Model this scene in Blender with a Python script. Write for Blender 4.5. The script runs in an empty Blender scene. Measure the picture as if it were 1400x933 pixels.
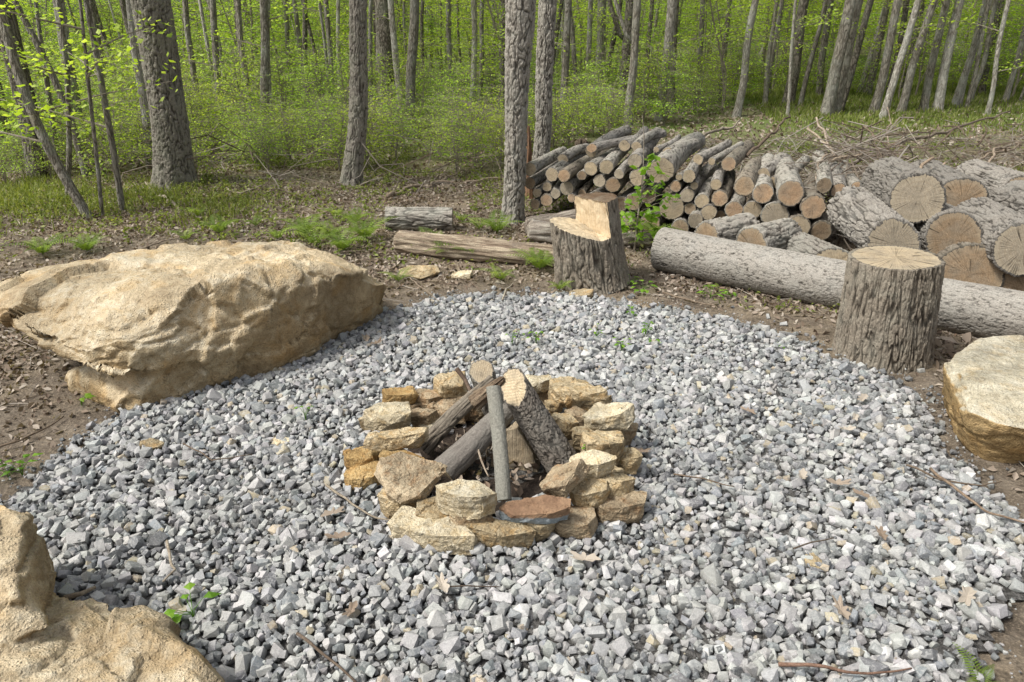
SKY_STRENGTH, SUN_STRENGTH, SUN_ANGLE = .15, 3.5, 10.
import bpy, bmesh, math, random
import numpy as np
from mathutils import Vector, Matrix, Quaternion

random.seed(7)
RS = np.random.RandomState(11)
SC = bpy.context.scene
COL = SC.collection

# ---------------------------------------------------------------- camera maths
FPX, PITCH, CAMH = 1018.0, math.radians(23.0), 1.6      # focal length for a 1400 wide picture
CP, SP = math.cos(PITCH), math.sin(PITCH)

def ray(px, py):
    a = (px - 700.0) / FPX; b = (466.5 - py) / FPX
    return np.array([a, CP + SP * b, -SP + CP * b])
def G(px, py, z=0.0):                                    # point at height z
    d = ray(px, py); t = (z - CAMH) / d[2]
    return np.array([0, 0, CAMH]) + d * t
def PY(px, py, Y):                                       # point at distance Y
    d = ray(px, py); t = Y / d[1]
    return np.array([0, 0, CAMH]) + d * t
def depth(p):
    return p[1] * CP + (CAMH - p[2]) * SP
def Z1(x, y): return 440 + x / 2.9167, 460 + y / 2.9167
def Z2(x, y): return 680 + x / 3.684, 160 + y / 3.684
def Z3(x, y): return 1020 + x / 3.684, 160 + y / 3.684

# ---------------------------------------------------------------- numpy noise
def _hash(ix, iy, iz, seed):
    h = (ix.astype(np.int64) * 374761393 + iy.astype(np.int64) * 668265263 + iz.astype(np.int64) * 2147483647 + seed * 974634777) & 0xFFFFFFFF
    h = ((h ^ (h >> 13)) * 1274126177) & 0xFFFFFFFF
    h = ((h ^ (h >> 16)) * 2246822519) & 0xFFFFFFFF
    h = h ^ (h >> 13)
    return (h & 0xFFFFFF) / float(0x1000000)
def vn(p, seed=0):
    p = np.asarray(p, float); i = np.floor(p); f = p - i; f = f * f * (3 - 2 * f)
    ix, iy, iz = i[:, 0], i[:, 1], i[:, 2]
    r = 0
    for dx in (0, 1):
        wx = f[:, 0] if dx else 1 - f[:, 0]
        for dy in (0, 1):
            wy = f[:, 1] if dy else 1 - f[:, 1]
            for dz in (0, 1):
                wz = f[:, 2] if dz else 1 - f[:, 2]
                r = r + wx * wy * wz * _hash(ix + dx, iy + dy, iz + dz, seed)
    return r * 2 - 1
def fbm(p, oc=4, seed=0, gain=.5, lac=2.03):
    p = np.asarray(p, float); a = 1.; s = 0.; r = 0.
    for k in range(oc):
        r = r + a * vn(p, seed + k * 17); s += a; a *= gain; p = p * lac + 3.17
    return r / s
def voro(p, seed=0):
    p = np.asarray(p, float); i = np.floor(p)
    f1 = np.full(len(p), 9.); f2 = np.full(len(p), 9.); cid = np.zeros(len(p))
    for dx in (-1, 0, 1):
        for dy in (-1, 0, 1):
            for dz in (-1, 0, 1):
                cx, cy, cz = i[:, 0] + dx, i[:, 1] + dy, i[:, 2] + dz
                q = np.stack([cx + _hash(cx, cy, cz, seed), cy + _hash(cx, cy, cz, seed + 5), cz + _hash(cx, cy, cz, seed + 9)], 1)
                d = np.sqrt(((q - p) ** 2).sum(1))
                n = d < f1
                f2 = np.where(n, f1, np.minimum(f2, d)); cid = np.where(n, _hash(cx, cy, cz, seed + 77), cid); f1 = np.where(n, d, f1)
    return f1, f2, cid
def facets(p, seed=0):
    """piecewise planar field: every cell slopes its own way, with sharp steps between cells"""
    p = np.asarray(p, float); i = np.floor(p); f1 = np.full(len(p), 9.); rel = np.zeros_like(p); g = np.zeros_like(p)
    for dx in (-1, 0, 1):
        for dy in (-1, 0, 1):
            for dz in (-1, 0, 1):
                cx, cy, cz = i[:, 0] + dx, i[:, 1] + dy, i[:, 2] + dz
                q = np.stack([cx + _hash(cx, cy, cz, seed), cy + _hash(cx, cy, cz, seed + 5), cz + _hash(cx, cy, cz, seed + 9)], 1)
                v = p - q; d = (v ** 2).sum(1); n = d < f1; f1 = np.where(n, d, f1); rel[n] = v[n]
                w = np.stack([_hash(cx, cy, cz, seed + 21), _hash(cx, cy, cz, seed + 22), _hash(cx, cy, cz, seed + 23)], 1) * 2 - 1
                g[n] = w[n]
    return (rel * g).sum(1)
def sst(a, b, x):
    t = np.clip((x - a) / (b - a), 0, 1); return t * t * (3 - 2 * t)

# ---------------------------------------------------------------- mesh building
def mesh(name, V, faces, mats=(), midx=None, smooth=False, attrs=None):
    """faces: list of int arrays (n,3) / (n,4); midx: list of material indices per array"""
    me = bpy.data.meshes.new(name)
    V = np.asarray(V, np.float32)
    me.vertices.add(len(V)); me.vertices.foreach_set('co', V.ravel())
    loops = np.concatenate([f.ravel() for f in faces]).astype(np.int32)
    tot = np.concatenate([np.full(len(f), f.shape[1]) for f in faces]).astype(np.int32)
    start = (np.cumsum(tot) - tot).astype(np.int32)
    me.loops.add(len(loops)); me.loops.foreach_set('vertex_index', loops)
    me.polygons.add(len(tot)); me.polygons.foreach_set('loop_start', start)
    for m in mats: me.materials.append(m)
    if midx is not None:
        mi = np.concatenate([np.full(len(f), k) for f, k in zip(faces, midx)]).astype(np.int32)
        me.polygons.foreach_set('material_index', mi)
    me.polygons.foreach_set('use_smooth', np.full(len(tot), bool(smooth)))
    if attrs:
        for k, a in attrs.items():
            a = np.asarray(a, np.float32)
            if a.ndim == 2:
                at = me.attributes.new(k, 'FLOAT_COLOR', 'POINT')
                if a.shape[1] == 3: a = np.concatenate([a, np.ones((len(a), 1), np.float32)], 1)
                at.data.foreach_set('color', a.ravel())
            else:
                at = me.attributes.new(k, 'FLOAT', 'POINT'); at.data.foreach_set('value', a)
    me.update(calc_edges=True); me.validate()
    return me
def link(name, data, parent=None, loc=None):
    o = bpy.data.objects.new(name, data); COL.objects.link(o)
    if parent is not None: o.parent = parent
    if loc is not None: o.location = loc
    return o
def tag(o, label=None, cat=None, group=None, kind=None):
    if label: o['label'] = label
    if cat: o['category'] = cat
    if group: o['group'] = group
    if kind: o['kind'] = kind
    return o
def thing(name, label, cat, loc=(0, 0, 0), group=None):
    o = bpy.data.objects.new(name, None); COL.objects.link(o); o.location = loc; o.empty_display_size = .1
    return tag(o, label, cat, group)
def orient(o, d, roll=0.):
    q = Vector(d).to_track_quat('Z', 'Y'); q = q @ Quaternion((0, 0, 1), roll)
    o.rotation_mode = 'QUATERNION'; o.rotation_quaternion = q

def grid_faces(nu, nv, closed=True, off=0):
    """nu columns around, nv rows"""
    cu = nu if closed else nu - 1
    i = np.arange(cu); j = np.arange(nv - 1)
    I, J = np.meshgrid(i, j)
    I = I.ravel(); J = J.ravel(); I2 = (I + 1) % nu
    return np.stack([J * nu + I, J * nu + I2, (J + 1) * nu + I2, (J + 1) * nu + I], 1) + off
def tube(pts, rad, nu=6, seed=0):
    """tube along a polyline, closed to a point at both ends"""
    pts = np.asarray(pts, float); rad = np.asarray(rad, float) * np.ones(len(pts))
    t = np.gradient(pts, axis=0); t /= np.linalg.norm(t, axis=1)[:, None] + 1e-9
    ref = np.array([0, 0, 1.]) if abs(t[0][2]) < .8 else np.array([1., 0, 0])
    a = np.cross(t, ref); a /= np.linalg.norm(a, axis=1)[:, None] + 1e-9
    b = np.cross(t, a)
    th = np.linspace(0, 2 * math.pi, nu, endpoint=False)
    V = pts[:, None, :] + rad[:, None, None] * (np.cos(th)[None, :, None] * a[:, None, :] + np.sin(th)[None, :, None] * b[:, None, :])
    V = V.reshape(-1, 3); F = grid_faces(nu, len(pts))
    n = len(V); V = np.concatenate([V, pts[:1], pts[-1:]])
    i = np.arange(nu); i2 = (i + 1) % nu
    c0 = np.stack([np.full(nu, n), i2, i], 1); o = (len(pts) - 1) * nu
    c1 = np.stack([np.full(nu, n + 1), i + o, i2 + o], 1)
    return V, F, np.concatenate([c0, c1])
class Acc:
    def __init__(s): s.V = []; s.Q = []; s.T = []; s.n = 0; s.A = []
    def add(s, V, Q=None, T=None, a=None):
        s.V.append(V)
        if Q is not None and len(Q): s.Q.append(Q + s.n)
        if T is not None and len(T): s.T.append(T + s.n)
        if a is not None: s.A.append(np.asarray(a) * np.ones(len(V)) if np.ndim(a) <= 1 and np.size(a) in (1, len(V)) else a)
        s.n += len(V)
    def tube(s, pts, rad, nu=6, a=None):
        V, Q, T = tube(pts, rad, nu); s.add(V, Q, T, a)
    def build(s, name, mat, smooth=False, attr=None):
        F = []
        if s.Q: F.append(np.concatenate(s.Q))
        if s.T: F.append(np.concatenate(s.T))
        at = {attr: np.concatenate(s.A)} if attr else None
        return mesh(name, np.concatenate(s.V), F, [mat], [0] * len(F), smooth, at)

# ---------------------------------------------------------------- materials
class NT:
    def __init__(s, name):
        s.m = bpy.data.materials.new(name); s.m.use_nodes = True; s.t = s.m.node_tree
        s.t.nodes.clear(); s.out = s.n('ShaderNodeOutputMaterial'); s.b = s.n('ShaderNodeBsdfPrincipled')
        s.l(s.b.outputs[0], s.out.inputs[0]); s.b.inputs['Roughness'].default_value = .85
        s.b.inputs['Specular IOR Level'].default_value = .25
    def n(s, t, **k):
        o = s.t.nodes.new(t)
        for a, b in k.items(): setattr(o, a, b)
        return o
    def l(s, a, b): s.t.links.new(a, b)
    def v(s, sock, val):
        if hasattr(val, 'is_output') or isinstance(val, bpy.types.NodeSocket): s.l(val, sock)
        else: sock.default_value = val
    def coord(s, scale=(1, 1, 1), which='Object'):
        c = s.n('ShaderNodeTexCoord'); m = s.n('ShaderNodeMapping'); s.l(c.outputs[which], m.inputs[0]); m.inputs['Scale'].default_value = scale
        return m.outputs[0]
    def pos(s): return s.n('ShaderNodeNewGeometry').outputs['Position']
    def noise(s, vec, scale, detail=4, rough=.55, dist=0.):
        o = s.n('ShaderNodeTexNoise'); s.l(vec, o.inputs['Vector']); o.inputs['Scale'].default_value = scale
        o.inputs['Detail'].default_value = detail; o.inputs['Roughness'].default_value = rough; o.inputs['Distortion'].default_value = dist
        return o.outputs['Fac']
    def voro(s, vec, scale, feat='DISTANCE_TO_EDGE', out='Distance'):
        o = s.n('ShaderNodeTexVoronoi', feature=feat); s.l(vec, o.inputs['Vector']); o.inputs['Scale'].default_value = scale
        return o.outputs[out]
    def ramp(s, fac, stops, interp='LINEAR'):
        o = s.n('ShaderNodeValToRGB'); o.color_ramp.interpolation = interp
        e = o.color_ramp.elements
        while len(e) < len(stops): e.new(.5)
        for x, (p, c) in zip(e, stops):
            x.position = p
            x.color = (c, c, c, 1) if isinstance(c, (int, float)) else (*c, 1)
        s.v(o.inputs[0], fac); return o.outputs[0]
    def mix(s, fac, a, b, mode='MIX'):
        o = s.n('ShaderNodeMix', data_type='RGBA', blend_type=mode)
        f = (lambda c: (*c, 1) if isinstance(c, tuple) and len(c) == 3 else c)
        s.v(o.inputs[0], fac); s.v(o.inputs[6], f(a)); s.v(o.inputs[7], f(b)); return o.outputs[2]
    def math(s, op, a, b=0., c=None):
        o = s.n('ShaderNodeMath', operation=op); s.v(o.inputs[0], a); s.v(o.inputs[1], b)
        if c is not None: s.v(o.inputs[2], c)
        return o.outputs[0]
    def vmath(s, op, a, b=None):
        o = s.n('ShaderNodeVectorMath', operation=op); s.v(o.inputs[0], a)
        if b is not None: s.v(o.inputs[1], b)
        return o.outputs['Value'] if op in ('LENGTH', 'DOT_PRODUCT') else o.outputs[0]
    def attr(s, name, out='Fac'): return s.n('ShaderNodeAttribute', attribute_name=name).outputs[out]
    def ocol(s): return s.n('ShaderNodeObjectInfo').outputs['Color']
    def orand(s): return s.n('ShaderNodeObjectInfo').outputs['Random']
    def bump(s, h, strength=.5, dist=.01, normal=None):
        o = s.n('ShaderNodeBump'); o.inputs['Strength'].default_value = strength; o.inputs['Distance'].default_value = dist
        s.v(o.inputs['Height'], h)
        if normal is not None: s.l(normal, o.inputs['Normal'])
        s.l(o.outputs[0], s.b.inputs['Normal']); return o.outputs[0]
    def base(s, c): s.v(s.b.inputs['Base Color'], (*c, 1) if isinstance(c, tuple) else c)

def offset_coord(N, scale):
    """object coordinates shifted by a random amount per object"""
    v = N.coord(scale); r = N.math('MULTIPLY', N.orand(), 37.)
    cx = N.n('ShaderNodeCombineXYZ'); N.l(r, cx.inputs[0]); N.l(r, cx.inputs[2])
    return N.vmath('ADD', v, cx.outputs[0])

def mat_bark(name, dark, light, lichen=(.42, .43, .38), lich=.35):        # driven by the crevice attribute of the mesh
    N = NT(name); v = offset_coord(N, (1, 1, 1)); vz = offset_coord(N, (1, 1, .25))
    c = N.attr('crev'); n1 = N.noise(vz, 60, 5, .65); n2 = N.noise(v, 9, 4, .6); n3 = N.noise(v, 160, 3, .6)
    f = N.math('MULTIPLY', c, N.math('ADD', N.math('MULTIPLY', n1, 1.1), .45))
    col = N.ramp(f, [(0., dark), (.35, tuple(.45 * a + .55 * b for a, b in zip(dark, light))), (.85, light)])
    col = N.mix(N.ramp(n2, [(.42, 0.), (.68, lich)]), col, lichen)
    col = N.mix(1., col, N.ramp(n3, [(.25, .62), (.75, 1.25)]), 'MULTIPLY')
    col = N.mix(1., col, N.ocol(), 'MULTIPLY')
    N.base(col); N.b.inputs['Roughness'].default_value = .95
    N.bump(N.math('ADD', N.math('MULTIPLY', n1, .8), N.math('MULTIPLY', n3, .35)), .8, .006)
    return N.m
def mat_tree(name, dark, light, freq, zr, lichen=(.33, .34, .29), lich=.5, warp=.25):
    N = NT(name); v = offset_coord(N, (1, 1, 1)); vz = offset_coord(N, (1, 1, zr))
    w = N.n('ShaderNodeTexNoise'); N.l(vz, w.inputs['Vector']); w.inputs['Scale'].default_value = freq * .6
    k = warp / freq * 3
    wv = N.vmath('ADD', vz, N.vmath('MULTIPLY', w.outputs['Color'], (k, k, k)))
    d = N.math('MULTIPLY', N.math('ABSOLUTE', N.math('SUBTRACT', N.noise(wv, freq * .9, 2, .5), .5)), 2.6); n1 = N.noise(vz, freq * 2.2, 5, .65); n2 = N.noise(v, 3.5, 4, .6); n3 = N.noise(v, 90, 3, .6)
    f = N.math('MULTIPLY', N.ramp(d, [(0., 0.), (.32, 1.)]), N.math('ADD', N.math('MULTIPLY', n1, 1.2), .4))
    col = N.ramp(f, [(0., dark), (.9, light)])
    col = N.mix(N.ramp(n2, [(.45, 0.), (.7, lich)]), col, lichen)
    col = N.mix(1., col, N.ramp(n3, [(.25, .7), (.75, 1.2)]), 'MULTIPLY')
    col = N.mix(1., col, N.ocol(), 'MULTIPLY')
    N.base(col); N.b.inputs['Roughness'].default_value = .95
    N.bump(N.math('ADD', f, N.math('MULTIPLY', n3, .25)), .9, .012)
    return N.m
def mat_cut(name):                                                            # sawn end grain: rings, cracks, weathering
    N = NT(name); v = N.coord((1, 1, 1)); ov = offset_coord(N, (1, 1, 1))
    sx = N.n('ShaderNodeSeparateXYZ'); N.l(v, sx.inputs[0])
    cx = N.n('ShaderNodeCombineXYZ'); N.l(sx.outputs[0], cx.inputs[0]); N.l(sx.outputs[1], cx.inputs[1])
    r = N.vmath('LENGTH', cx.outputs[0]); nd = N.vmath('NORMALIZE', cx.outputs[0])
    rs = N.n('ShaderNodeCombineXYZ'); N.l(N.math('MULTIPLY', N.orand(), 53.), rs.inputs[2])
    rr = N.math('ADD', r, N.math('MULTIPLY', N.noise(ov, 9, 3), .035))
    rings = N.math('SINE', N.math('MULTIPLY', rr, 850.))
    rings2 = N.math("SINE", N.math("MULTIPLY", rr, 230.))
    an = N.noise(N.vmath('ADD', nd, rs.outputs[0]), 5.5, 1.5, .5)
    crack = N.ramp(N.math('ABSOLUTE', N.math('SUBTRACT', an, .5)), [(0., 1.), (.022, 0.)])
    gate = N.ramp(N.noise(N.vmath('ADD', ov, rs.outputs[0]), 14, 2), [(.42, 0.), (.56, 1.)])
    crack = N.math('MULTIPLY', crack, gate)
    rad = N.noise(N.vmath('ADD', nd, rs.outputs[0]), 26, 3, .7)
    fine = N.noise(ov, 140, 4, .7); blot = N.noise(ov, 11, 3, .6)
    col = N.mix(N.ramp(rings, [(0., .0), (1., .22)]), N.ocol(), N.mix(1., N.ocol(), (.60, .50, .40), 'MULTIPLY'))
    col = N.mix(N.math('MULTIPLY', N.ramp(rings2, [(0., 0.), (1., 1.)]), .22), col, N.mix(1., N.ocol(), (.72, .62, .5), 'MULTIPLY'))
    col = N.mix(N.ramp(blot, [(.40, 0.), (.72, .60)]), col, (.26, .23, .18))
    col = N.mix(1., col, N.ramp(rad, [(.3, .76), (.7, 1.15)]), 'MULTIPLY')
    col = N.mix(1., col, N.ramp(fine, [(.3, .72), (.7, 1.18)]), 'MULTIPLY')
    sw = N.n('ShaderNodeTexWave'); N.l(N.vmath('ADD', v, rs.outputs[0]), sw.inputs['Vector']); sw.inputs['Scale'].default_value = 38.; sw.inputs['Distortion'].default_value = 3.; sw.inputs['Detail'].default_value = 3.
    col = N.mix(.5, col, N.mix(1., col, N.ramp(sw.outputs['Fac'], [(.2, .72), (.8, 1.12)]), 'MULTIPLY'))
    # paler sapwood towards the rim
    col = N.mix(N.math('MULTIPLY', N.attr('rim'), .35), col, (.42, .36, .26))
    col = N.mix(N.math('MULTIPLY', crack, .85), col, (.02, .015, .01))
    N.base(col); N.b.inputs['Roughness'].default_value = .8
    N.bump(N.math('SUBTRACT', N.math('ADD', N.math('MULTIPLY', fine, .5), N.math('MULTIPLY', rings, .08)), crack), .6, .004)
    return N.m
def mat_sand(name, c_lo, c_mid, c_hi, ochre, ochre_amt=.5, stain=.5, scale=1., strata=0., grime=.0, pebbles=True, side=None):
    N = NT(name); v = offset_coord(N, (1, 1, 1)); g = N.coord((1, 1, 1))
    a = N.noise(v, 2.2 * scale, 5, .6, .4); b = N.noise(v, 6 * scale, 5, .62, .6); c = N.noise(v, 26 * scale, 4, .65); f = N.noise(v, 190, 3, .7)
    col = N.ramp(N.math('ADD', N.math('MULTIPLY', a, .55), N.math('MULTIPLY', c, .45)), [(.36, c_lo), (.5, c_mid), (.63, c_hi)])
    col = N.mix(N.ramp(b, [(.50, 0.), (.66, ochre_amt)]), col, ochre)
    st = N.noise(N.vmath('ADD', N.vmath('MULTIPLY', v, (1, 1, 3.5)), (5, 3, 1)), 5 * scale, 6, .7, .8)
    col = N.mix(N.ramp(st, [(.56, 0.), (.70, stain)]), col, (.115, .085, .055))
    col = N.mix(1., col, N.ramp(f, [(.28, .62), (.5, 1.), (.78, 1.22)]), 'MULTIPLY')
    if strata:
        sv = N.vmath('MULTIPLY', v, (1, 1, 22.)); s2 = N.noise(sv, 3.2, 4, .6)
        col = N.mix(1., col, N.ramp(s2, [(.35, 1 - strata * .5), (.6, 1.08)]), 'MULTIPLY')
    col = N.mix(1., col, N.ocol(), 'MULTIPLY')
    # thin fracture lines
    wn = N.n('ShaderNodeTexNoise'); N.l(v, wn.inputs['Vector']); wn.inputs['Scale'].default_value = 3. * scale; wn.inputs['Detail'].default_value = 4
    vw = N.vmath('ADD', v, N.vmath('MULTIPLY', wn.outputs['Color'], (.5 / scale, .5 / scale, .5 / scale)))
    crk = N.math('MULTIPLY', N.ramp(N.voro(vw, 3.2 * scale), [(0., 1.), (.012, 0.)]), N.ramp(N.noise(v, 4.5 * scale, 2), [(.48, 0.), (.6, 1.)]))
    col = N.mix(N.math('MULTIPLY', crk, .35 if scale > 2 else .06), col, (.06, .045, .03))
    big_ = N.noise(v, 1.3 * scale, 3, .6, .8)
    col = N.mix(1., col, N.ramp(big_, [(.36, .72), (.6, 1.1)]), 'MULTIPLY')
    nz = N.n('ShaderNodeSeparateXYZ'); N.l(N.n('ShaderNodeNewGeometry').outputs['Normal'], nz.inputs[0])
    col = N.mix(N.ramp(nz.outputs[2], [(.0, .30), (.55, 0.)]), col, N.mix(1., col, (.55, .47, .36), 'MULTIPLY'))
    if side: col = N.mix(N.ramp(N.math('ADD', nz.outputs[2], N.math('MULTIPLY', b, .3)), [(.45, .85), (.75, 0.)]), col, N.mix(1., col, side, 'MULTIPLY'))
    N.base(col); N.b.inputs['Roughness'].default_value = .92
    h = N.math('SUBTRACT', N.math('ADD', N.math('MULTIPLY', f, .35), N.math('MULTIPLY', c, 1.3)), N.math('MULTIPLY', crk, .8 if scale > 2 else .15))
    if strata: h = N.math('ADD', h, N.math('MULTIPLY', s2, .6))
    if pebbles:
        pb = N.voro(v, 75, 'F1'); h = N.math('ADD', h, N.math('MULTIPLY', N.ramp(pb, [(.0, 1.), (.35, 0.)]), .35))
    N.bump(h, .9, .018 if scale < 3 else .010)
    return N.m
def mat_leaf(name, cols, trans=.5, attr='rnd', rough=.5):
    N = NT(name); r = N.attr(attr)
    n = len(cols); c = N.ramp(r, [(k / (n - 1), cols[k]) for k in range(n)])
    c = N.mix(1., c, N.ocol(), 'MULTIPLY')
    N.base(c); N.b.inputs['Roughness'].default_value = rough
    tr = N.n('ShaderNodeBsdfTranslucent'); N.l(N.mix(1., c, (1.5, 1.5, .6), 'MULTIPLY'), tr.inputs[0])
    mx = N.n('ShaderNodeMixShader'); mx.inputs[0].default_value = trans
    N.l(N.b.outputs[0], mx.inputs[1]); N.l(tr.outputs[0], mx.inputs[2]); N.l(mx.outputs[0], N.out.inputs[0])
    return N.m
# ================================================================ camera, sky, sun
cam = bpy.data.cameras.new('camera'); cam.sensor_width = 36; cam.lens = 36 * FPX / 1400.0
cam.clip_end = 1000; cam.clip_start = .02
co = bpy.data.objects.new('camera', cam); COL.objects.link(co); co.location = (0, 0, CAMH)
co.rotation_euler = (math.radians(90) - PITCH, 0, 0); SC.camera = co

SUN_EL, SUN_AZ = math.radians(54), math.radians(-112)      # azimuth from +Y towards +X
w = bpy.data.worlds.new('World'); SC.world = w; w.use_nodes = True; wt = w.node_tree
bg = wt.nodes['Background']; sk = wt.nodes.new('ShaderNodeTexSky'); sk.sky_type = 'NISHITA'; sk.sun_disc = False
sk.sun_elevation = SUN_EL; sk.sun_rotation = SUN_AZ; sk.air_density = 1.; sk.dust_density = 5.; sk.ozone_density = .6
hs = wt.nodes.new('ShaderNodeHueSaturation'); hs.inputs['Saturation'].default_value = .30; hs.inputs['Value'].default_value = 1.08; wt.links.new(sk.outputs[0], hs.inputs['Color']); wt.links.new(hs.outputs[0], bg.inputs[0]); bg.inputs[1].default_value = SKY_STRENGTH
sd = bpy.data.lights.new('sun', 'SUN'); sd.energy = SUN_STRENGTH; sd.angle = math.radians(SUN_ANGLE); sd.color = (1., .955, .87)
so = bpy.data.objects.new('sun', sd); COL.objects.link(so)
sdir = Vector((math.sin(SUN_AZ) * math.cos(SUN_EL), math.cos(SUN_AZ) * math.cos(SUN_EL), math.sin(SUN_EL)))
so.rotation_mode = 'QUATERNION'; so.rotation_quaternion = sdir.to_track_quat('Z', 'Y')
so.location = (-8, 2, 10)
SC.view_settings.view_transform = 'Standard'; SC.view_settings.look = 'None'; SC.view_settings.exposure = 0
SC.render.engine = 'CYCLES'
SC.cycles.max_bounces = 6; SC.cycles.diffuse_bounces = 3; SC.cycles.glossy_bounces = 1; SC.cycles.transmission_bounces = 3
SC.cycles.use_denoising = True; SC.cycles.caustics_reflective = False; SC.cycles.caustics_refractive = False

# ================================================================ gravel outline (ground coordinates)
GP = np.array([G(x, y)[:2] for x, y in [(-60, 712), (0, 676), (60, 640), (120, 590), (175, 560), (250, 520), (350, 470), (440, 440),
      (520, 428), (590, 408), (680, 402), (800, 405), (900, 419), (1000, 436), (1090, 463), (1150, 490), (1230, 512), (1272, 545),
      (1292, 600), (1335, 655), (1400, 708), (1500, 760), (1450, 800), (1405, 850), (1372, 933), (1350, 1060)]] + [(-1.6, 1.12), (-2.0, 1.5)])
def poly_sd(P, poly=GP):
    """signed distance to the outline, positive inside"""
    x, y = P[:, 0], P[:, 1]; ins = np.zeros(len(P), bool); dm = np.full(len(P), 1e9)
    n = len(poly)
    for i in range(n):
        a, b = poly[i], poly[(i + 1) % n]
        c = ((a[1] > y) != (b[1] > y)) & (x < (b[0] - a[0]) * (y - a[1]) / (b[1] - a[1] + 1e-12) + a[0])
        ins ^= c
        e = b - a; t = np.clip(((x - a[0]) * e[0] + (y - a[1]) * e[1]) / (e @ e), 0, 1)
        dm = np.minimum(dm, np.hypot(x - a[0] - t * e[0], y - a[1] - t * e[1]))
    return np.where(ins, dm, -dm)

# ================================================================ ground
def th(x, y):
    x = np.atleast_1d(np.asarray(x, float)); y = np.atleast_1d(np.asarray(y, float)) * np.ones(len(x)); x = x * np.ones(len(y))
    p = np.stack([x, y, 0 * x], 1)
    big = fbm(p * .35, 3, 3) * .10 * sst(5.5, 10, np.hypot(x, y))
    rise = .035 * np.clip(y - 8, 0, 60) * sst(0, 8, x) + .02 * np.clip(y - 14, 0, 60)
    sd_ = np.full(len(x), -9.); near = (np.abs(x) < 5) & (y < 8)
    if near.any(): sd_[near] = poly_sd(p[near][:, :2])
    small = (fbm(p * 3., 4, 5) * .022 + fbm(p * 11., 3, 8) * .008) * sst(.1, -.25, sd_)
    small = np.where(y > 14, 0, small)
    return big + rise + small - .012 * sst(-.1, .15, sd_)
def th1(x, y): return float(th([x], [y])[0])

N = NT('earth'); P = N.pos()
n1 = N.noise(P, 1.3, 6, .65, .3); n2 = N.noise(P, 7, 5, .65); n3 = N.noise(P, 60, 5, .75); n4 = N.noise(P, .35, 4, .6)
vv = N.voro(P, 42, 'F1', 'Color'); vd = N.voro(P, 42, 'F1')
c = N.ramp(n2, [(.3, (.10, .080, .060)), (.5, (.19, .155, .118)), (.72, (.30, .255, .20))])
c = N.mix(N.ramp(n1, [(.48, 0.), (.62, .75)]), c, (.32, .255, .175))
c = N.mix(1., c, N.ramp(n3, [(.3, .50), (.7, 1.45)]), 'MULTIPLY')
chips = N.ramp(N.noise(P, 120, 2), [(.60, 0.), (.64, 1.)])
c = N.mix(N.math('MULTIPLY', chips, .6), c, (.36, .29, .21))
sp = N.n('ShaderNodeSeparateXYZ'); N.l(P, sp.inputs[0])
far = N.ramp(N.math('DIVIDE', sp.outputs[1], 30.), [(.24, 0.), (.42, 1.)])
gr = N.mix(N.noise(P, 14, 4), (.07, .11, .025), (.18, .25, .055))
c = N.mix(N.math('MULTIPLY', far, N.ramp(n4, [(.38, .35), (.55, .9)])), c, gr)
N.base(c); N.b.inputs['Roughness'].default_value = 1.
N.bump(N.math('ADD', n3, N.math('MULTIPLY', n2, .6)), 1., .02)
M_EARTH = N.m
xs = np.concatenate([np.linspace(-160, -12, 22)[:-1], np.linspace(-12, -5, 40)[:-1], np.linspace(-5, 5, 420), np.linspace(5, 12, 40)[1:], np.linspace(12, 160, 22)[1:]])
ys = np.concatenate([np.linspace(-30, .6, 12)[:-1], np.linspace(.6, 9, 360), np.linspace(9, 20, 60)[1:], np.linspace(20, 220, 30)[1:]])
X, Y = np.meshgrid(xs, ys); X = X.ravel(); Y = Y.ravel()
Zt = th(X, Y)
F = grid_faces(len(xs), len(ys), False)
o = link('ground', mesh('ground', np.stack([X, Y, Zt], 1), [F], [M_EARTH], [0], True)); tag(o, kind='structure')

# dark bed under the loose stones
N = NT('gravel_bed'); P = N.pos()
N.base(N.ramp(N.noise(P, 55, 4, .7), [(.35, (.03, .029, .027)), (.65, (.14, .135, .13))])); N.bump(N.noise(P, 80, 3), 1., .02)
g = .04; bx_ = np.arange(-3.2, 3.6, g); by_ = np.arange(.8, 5.4, g)
X, Y = np.meshgrid(bx_, by_); X = X.ravel(); Y = Y.ravel(); S = poly_sd(np.stack([X, Y], 1))
V = np.stack([X, Y, .004 + .006 * sst(0, .2, S)], 1)
F = grid_faces(len(bx_), len(by_), False); F = F[(S[F] > .03).all(1)]
use = np.unique(F); re_ = np.full(len(V), -1); re_[use] = np.arange(len(use))
o = link('gravel_base', mesh('gravel_base', V[use], [re_[F]], [N.m], [0], True)); tag(o, kind='structure')

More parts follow.
